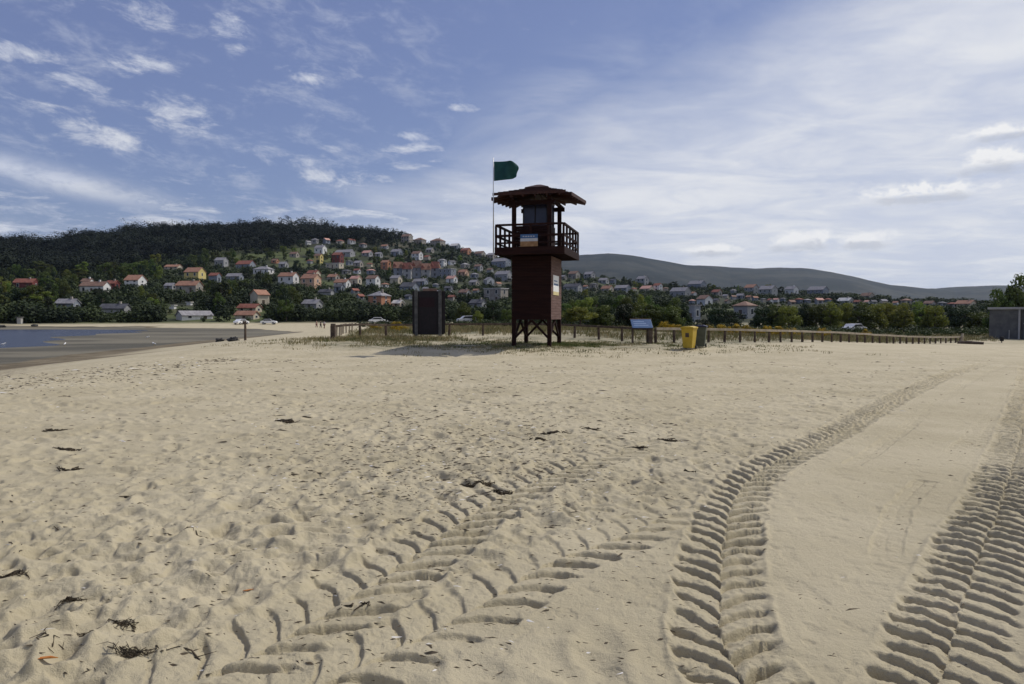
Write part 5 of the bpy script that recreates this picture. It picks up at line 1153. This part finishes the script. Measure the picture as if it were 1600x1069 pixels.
for a in ((447, 659, .55, 'dark seaweed clump in mid beach, straight below the left fence end', 26, .03), (476, 652, .3, 'small dark seaweed bit right of the mid beach clump', 10, .02), (105, 735, .55, 'flat dark seaweed clump on the left side of the beach', 16, .016),
          (102, 703, .5, 'seaweed clump left on the beach, above the flat one', 16, .018), (745, 755, .5, 'seaweed clump left of the middle, beside the chevron track', 34, .014), (783, 768, .4, 'seaweed clump at the upper end of the chevron track', 24, .014), (860, 678, .55, 'dark seaweed clump in the centre of the beach', 30, .018),
          (842, 688, .4, 'seaweed clump just left of the central one', 18, .018), (1048, 689, .5, 'dark seaweed clump right of the centre, on the faint track', 22, .018), (925, 672, .4, 'seaweed bit right of the central clump', 14, .018), (108, 940, .30, 'small tangle of dark seaweed near the left edge of the foreground', 30, .007),
          (190, 985, .32, 'dark seaweed tangle in the left foreground above the long strand', 34, .007), (136, 988, .16, 'little seaweed knot left of the foreground tangle', 18, .006), (205, 1022, .42, 'long seaweed strand tangle in the left foreground', 40, .006), (20, 903, .42, 'dark patch of seaweed at the left edge of the foreground', 40, .008),
          (1080, 738, .3, 'seaweed bit left of the middle tyre track', 12, .014), (1003, 700, .4, 'seaweed bit on the old track right of the centre', 14, .016), (90, 672, .9, 'seaweed strewn in a line far left on the beach', 20, .02)):
    weed(a[0], a[1], a[2], a[3], a[4], a[5])
for a in ((560, 945, .30, 'bent dark stick beside the chevron track in the foreground', 3, .009), (300, 838, .42, 'thin straight stick lying left of the middle foreground', 2, .008), (300, 1012, .36, 'thin dark stick at the bottom left of the foreground', 2, .006), (60, 1012, .3, 'forked dark twig at the bottom left corner', 4, .006), (190, 775, .25, 'short dark twig on the left side of the beach', 2, .009), (90, 828, .5, 'thin twig lying along the sand far left', 3, .007)):
    weed(*a, name='stick', spread=.1)
p = on(70, 1050); o = MB().add([(-.06, 0, .012), (-.02, -.014, .02), (.03, -.012, .022), (.055, .0, .012), (.02, .014, .016), (-.03, .013, .015)], [[0, 1, 2, 3, 4, 5]]).build('dry_leaf', M['dry_leaf']); o.location = p; o.rotation_euler.z = .2; tag(o, 'small orange dry leaf in the bottom left foreground', 'leaf'); o.modifiers.new('solid', 'SOLIDIFY').thickness = .003
p = on(387, 917); o = MB().add([(-.03, 0, .012), (0, -.02, .02), (.035, -.0, .022), (.0, .018, .012)], [[0, 1, 2, 3]]).build('dry_leaf', M['dry_leaf']); o.location = p; tag(o, 'tiny orange leaf scrap left of the chevron track', 'leaf'); o.modifiers.new('solid', 'SOLIDIFY').thickness = .003
Vs, Qs, Mi, off = [], [], [], 0; nb = 0
while nb < 5200:
    k_ = random.random()
    if k_ < .45: u, v = random.gauss(720, 170), random.gauss(715, 55)
    elif k_ < .6: u = random.uniform(-10, 560); v = 588 + (u < 330) * 12 - u * .10 + random.gauss(0, 10)
    else: u, v = random.uniform(-10, 1610), 560 + 510 * random.random() ** 1.3
    if v < 552 or v > 1068: continue
    d_ = CAMZ * F / (v - HZ); x, y = (u - 800) / F * d_, d_
    om = x - np.interp(y, my, mx)
    if om > -.2 and random.random() < .8: continue
    if d_ > 44: continue
    s_ = (random.uniform(.004, .011) + .0017 * d_) * (1 if random.random() < .9 else 1.8); a = random.uniform(-.7, .7); z = ground_z(x, y)
    L_, w_ = s_ * random.uniform(.8, 2.2), s_ * random.uniform(.15, .4); ca, sa = math.cos(a), math.sin(a); hh = s_ * .35
    b1, b2 = random.uniform(-.8, .8) * L_, random.uniform(-.5, .5) * L_
    V = [(-L_, b2, 0), (b1, -w_ + b2 * .3, .2), (L_, -b2 * .6, 0), (b1 * .4, w_ + b2 * .5, .6), (b1 * .5, b2 * .3, 1.0)]
    Vs += [(x + p_[0] * ca - p_[1] * sa, y + p_[0] * sa + p_[1] * ca, z - .002 + p_[2] * hh) for p_ in V]
    Qs += [[off, off + 1, off + 4], [off + 1, off + 2, off + 4], [off + 2, off + 3, off + 4], [off + 3, off, off + 4]]; off += 5
    Mi += [1 if random.random() < .06 else 0] * 4; nb += 1
tag(link('beach_litter', big_mesh('beach_litter', np.array(Vs), np.array(Qs), [M['weed'], M['shell']], midx=np.array(Mi))), 'countless crumbs of seaweed and shell strewn over the sand', 'debris', kind='stuff')

# ------------------------------------------------------------------ the air
hm = bpy.data.materials.new('haze'); hm.use_nodes = True; q = NT(hm.node_tree); q.n.clear(); out = q.n.new('ShaderNodeOutputMaterial'); pv = q.n.new('ShaderNodeVolumePrincipled')
pv.inputs['Color'].default_value = (.60, .76, 1, 1); pv.inputs['Density'].default_value = .00004; pv.inputs['Anisotropy'].default_value = .3
q.l.new(pv.outputs[0], out.inputs['Volume'])
HT = float(Z.max()) + 60
o = MB().box((-17000, -17000, float(Z.min()) - 1.5), (17000, 17000, HT)).build('haze', hm); tag(o, 'thin pale blue haze over the whole bay', 'haze', kind='stuff')
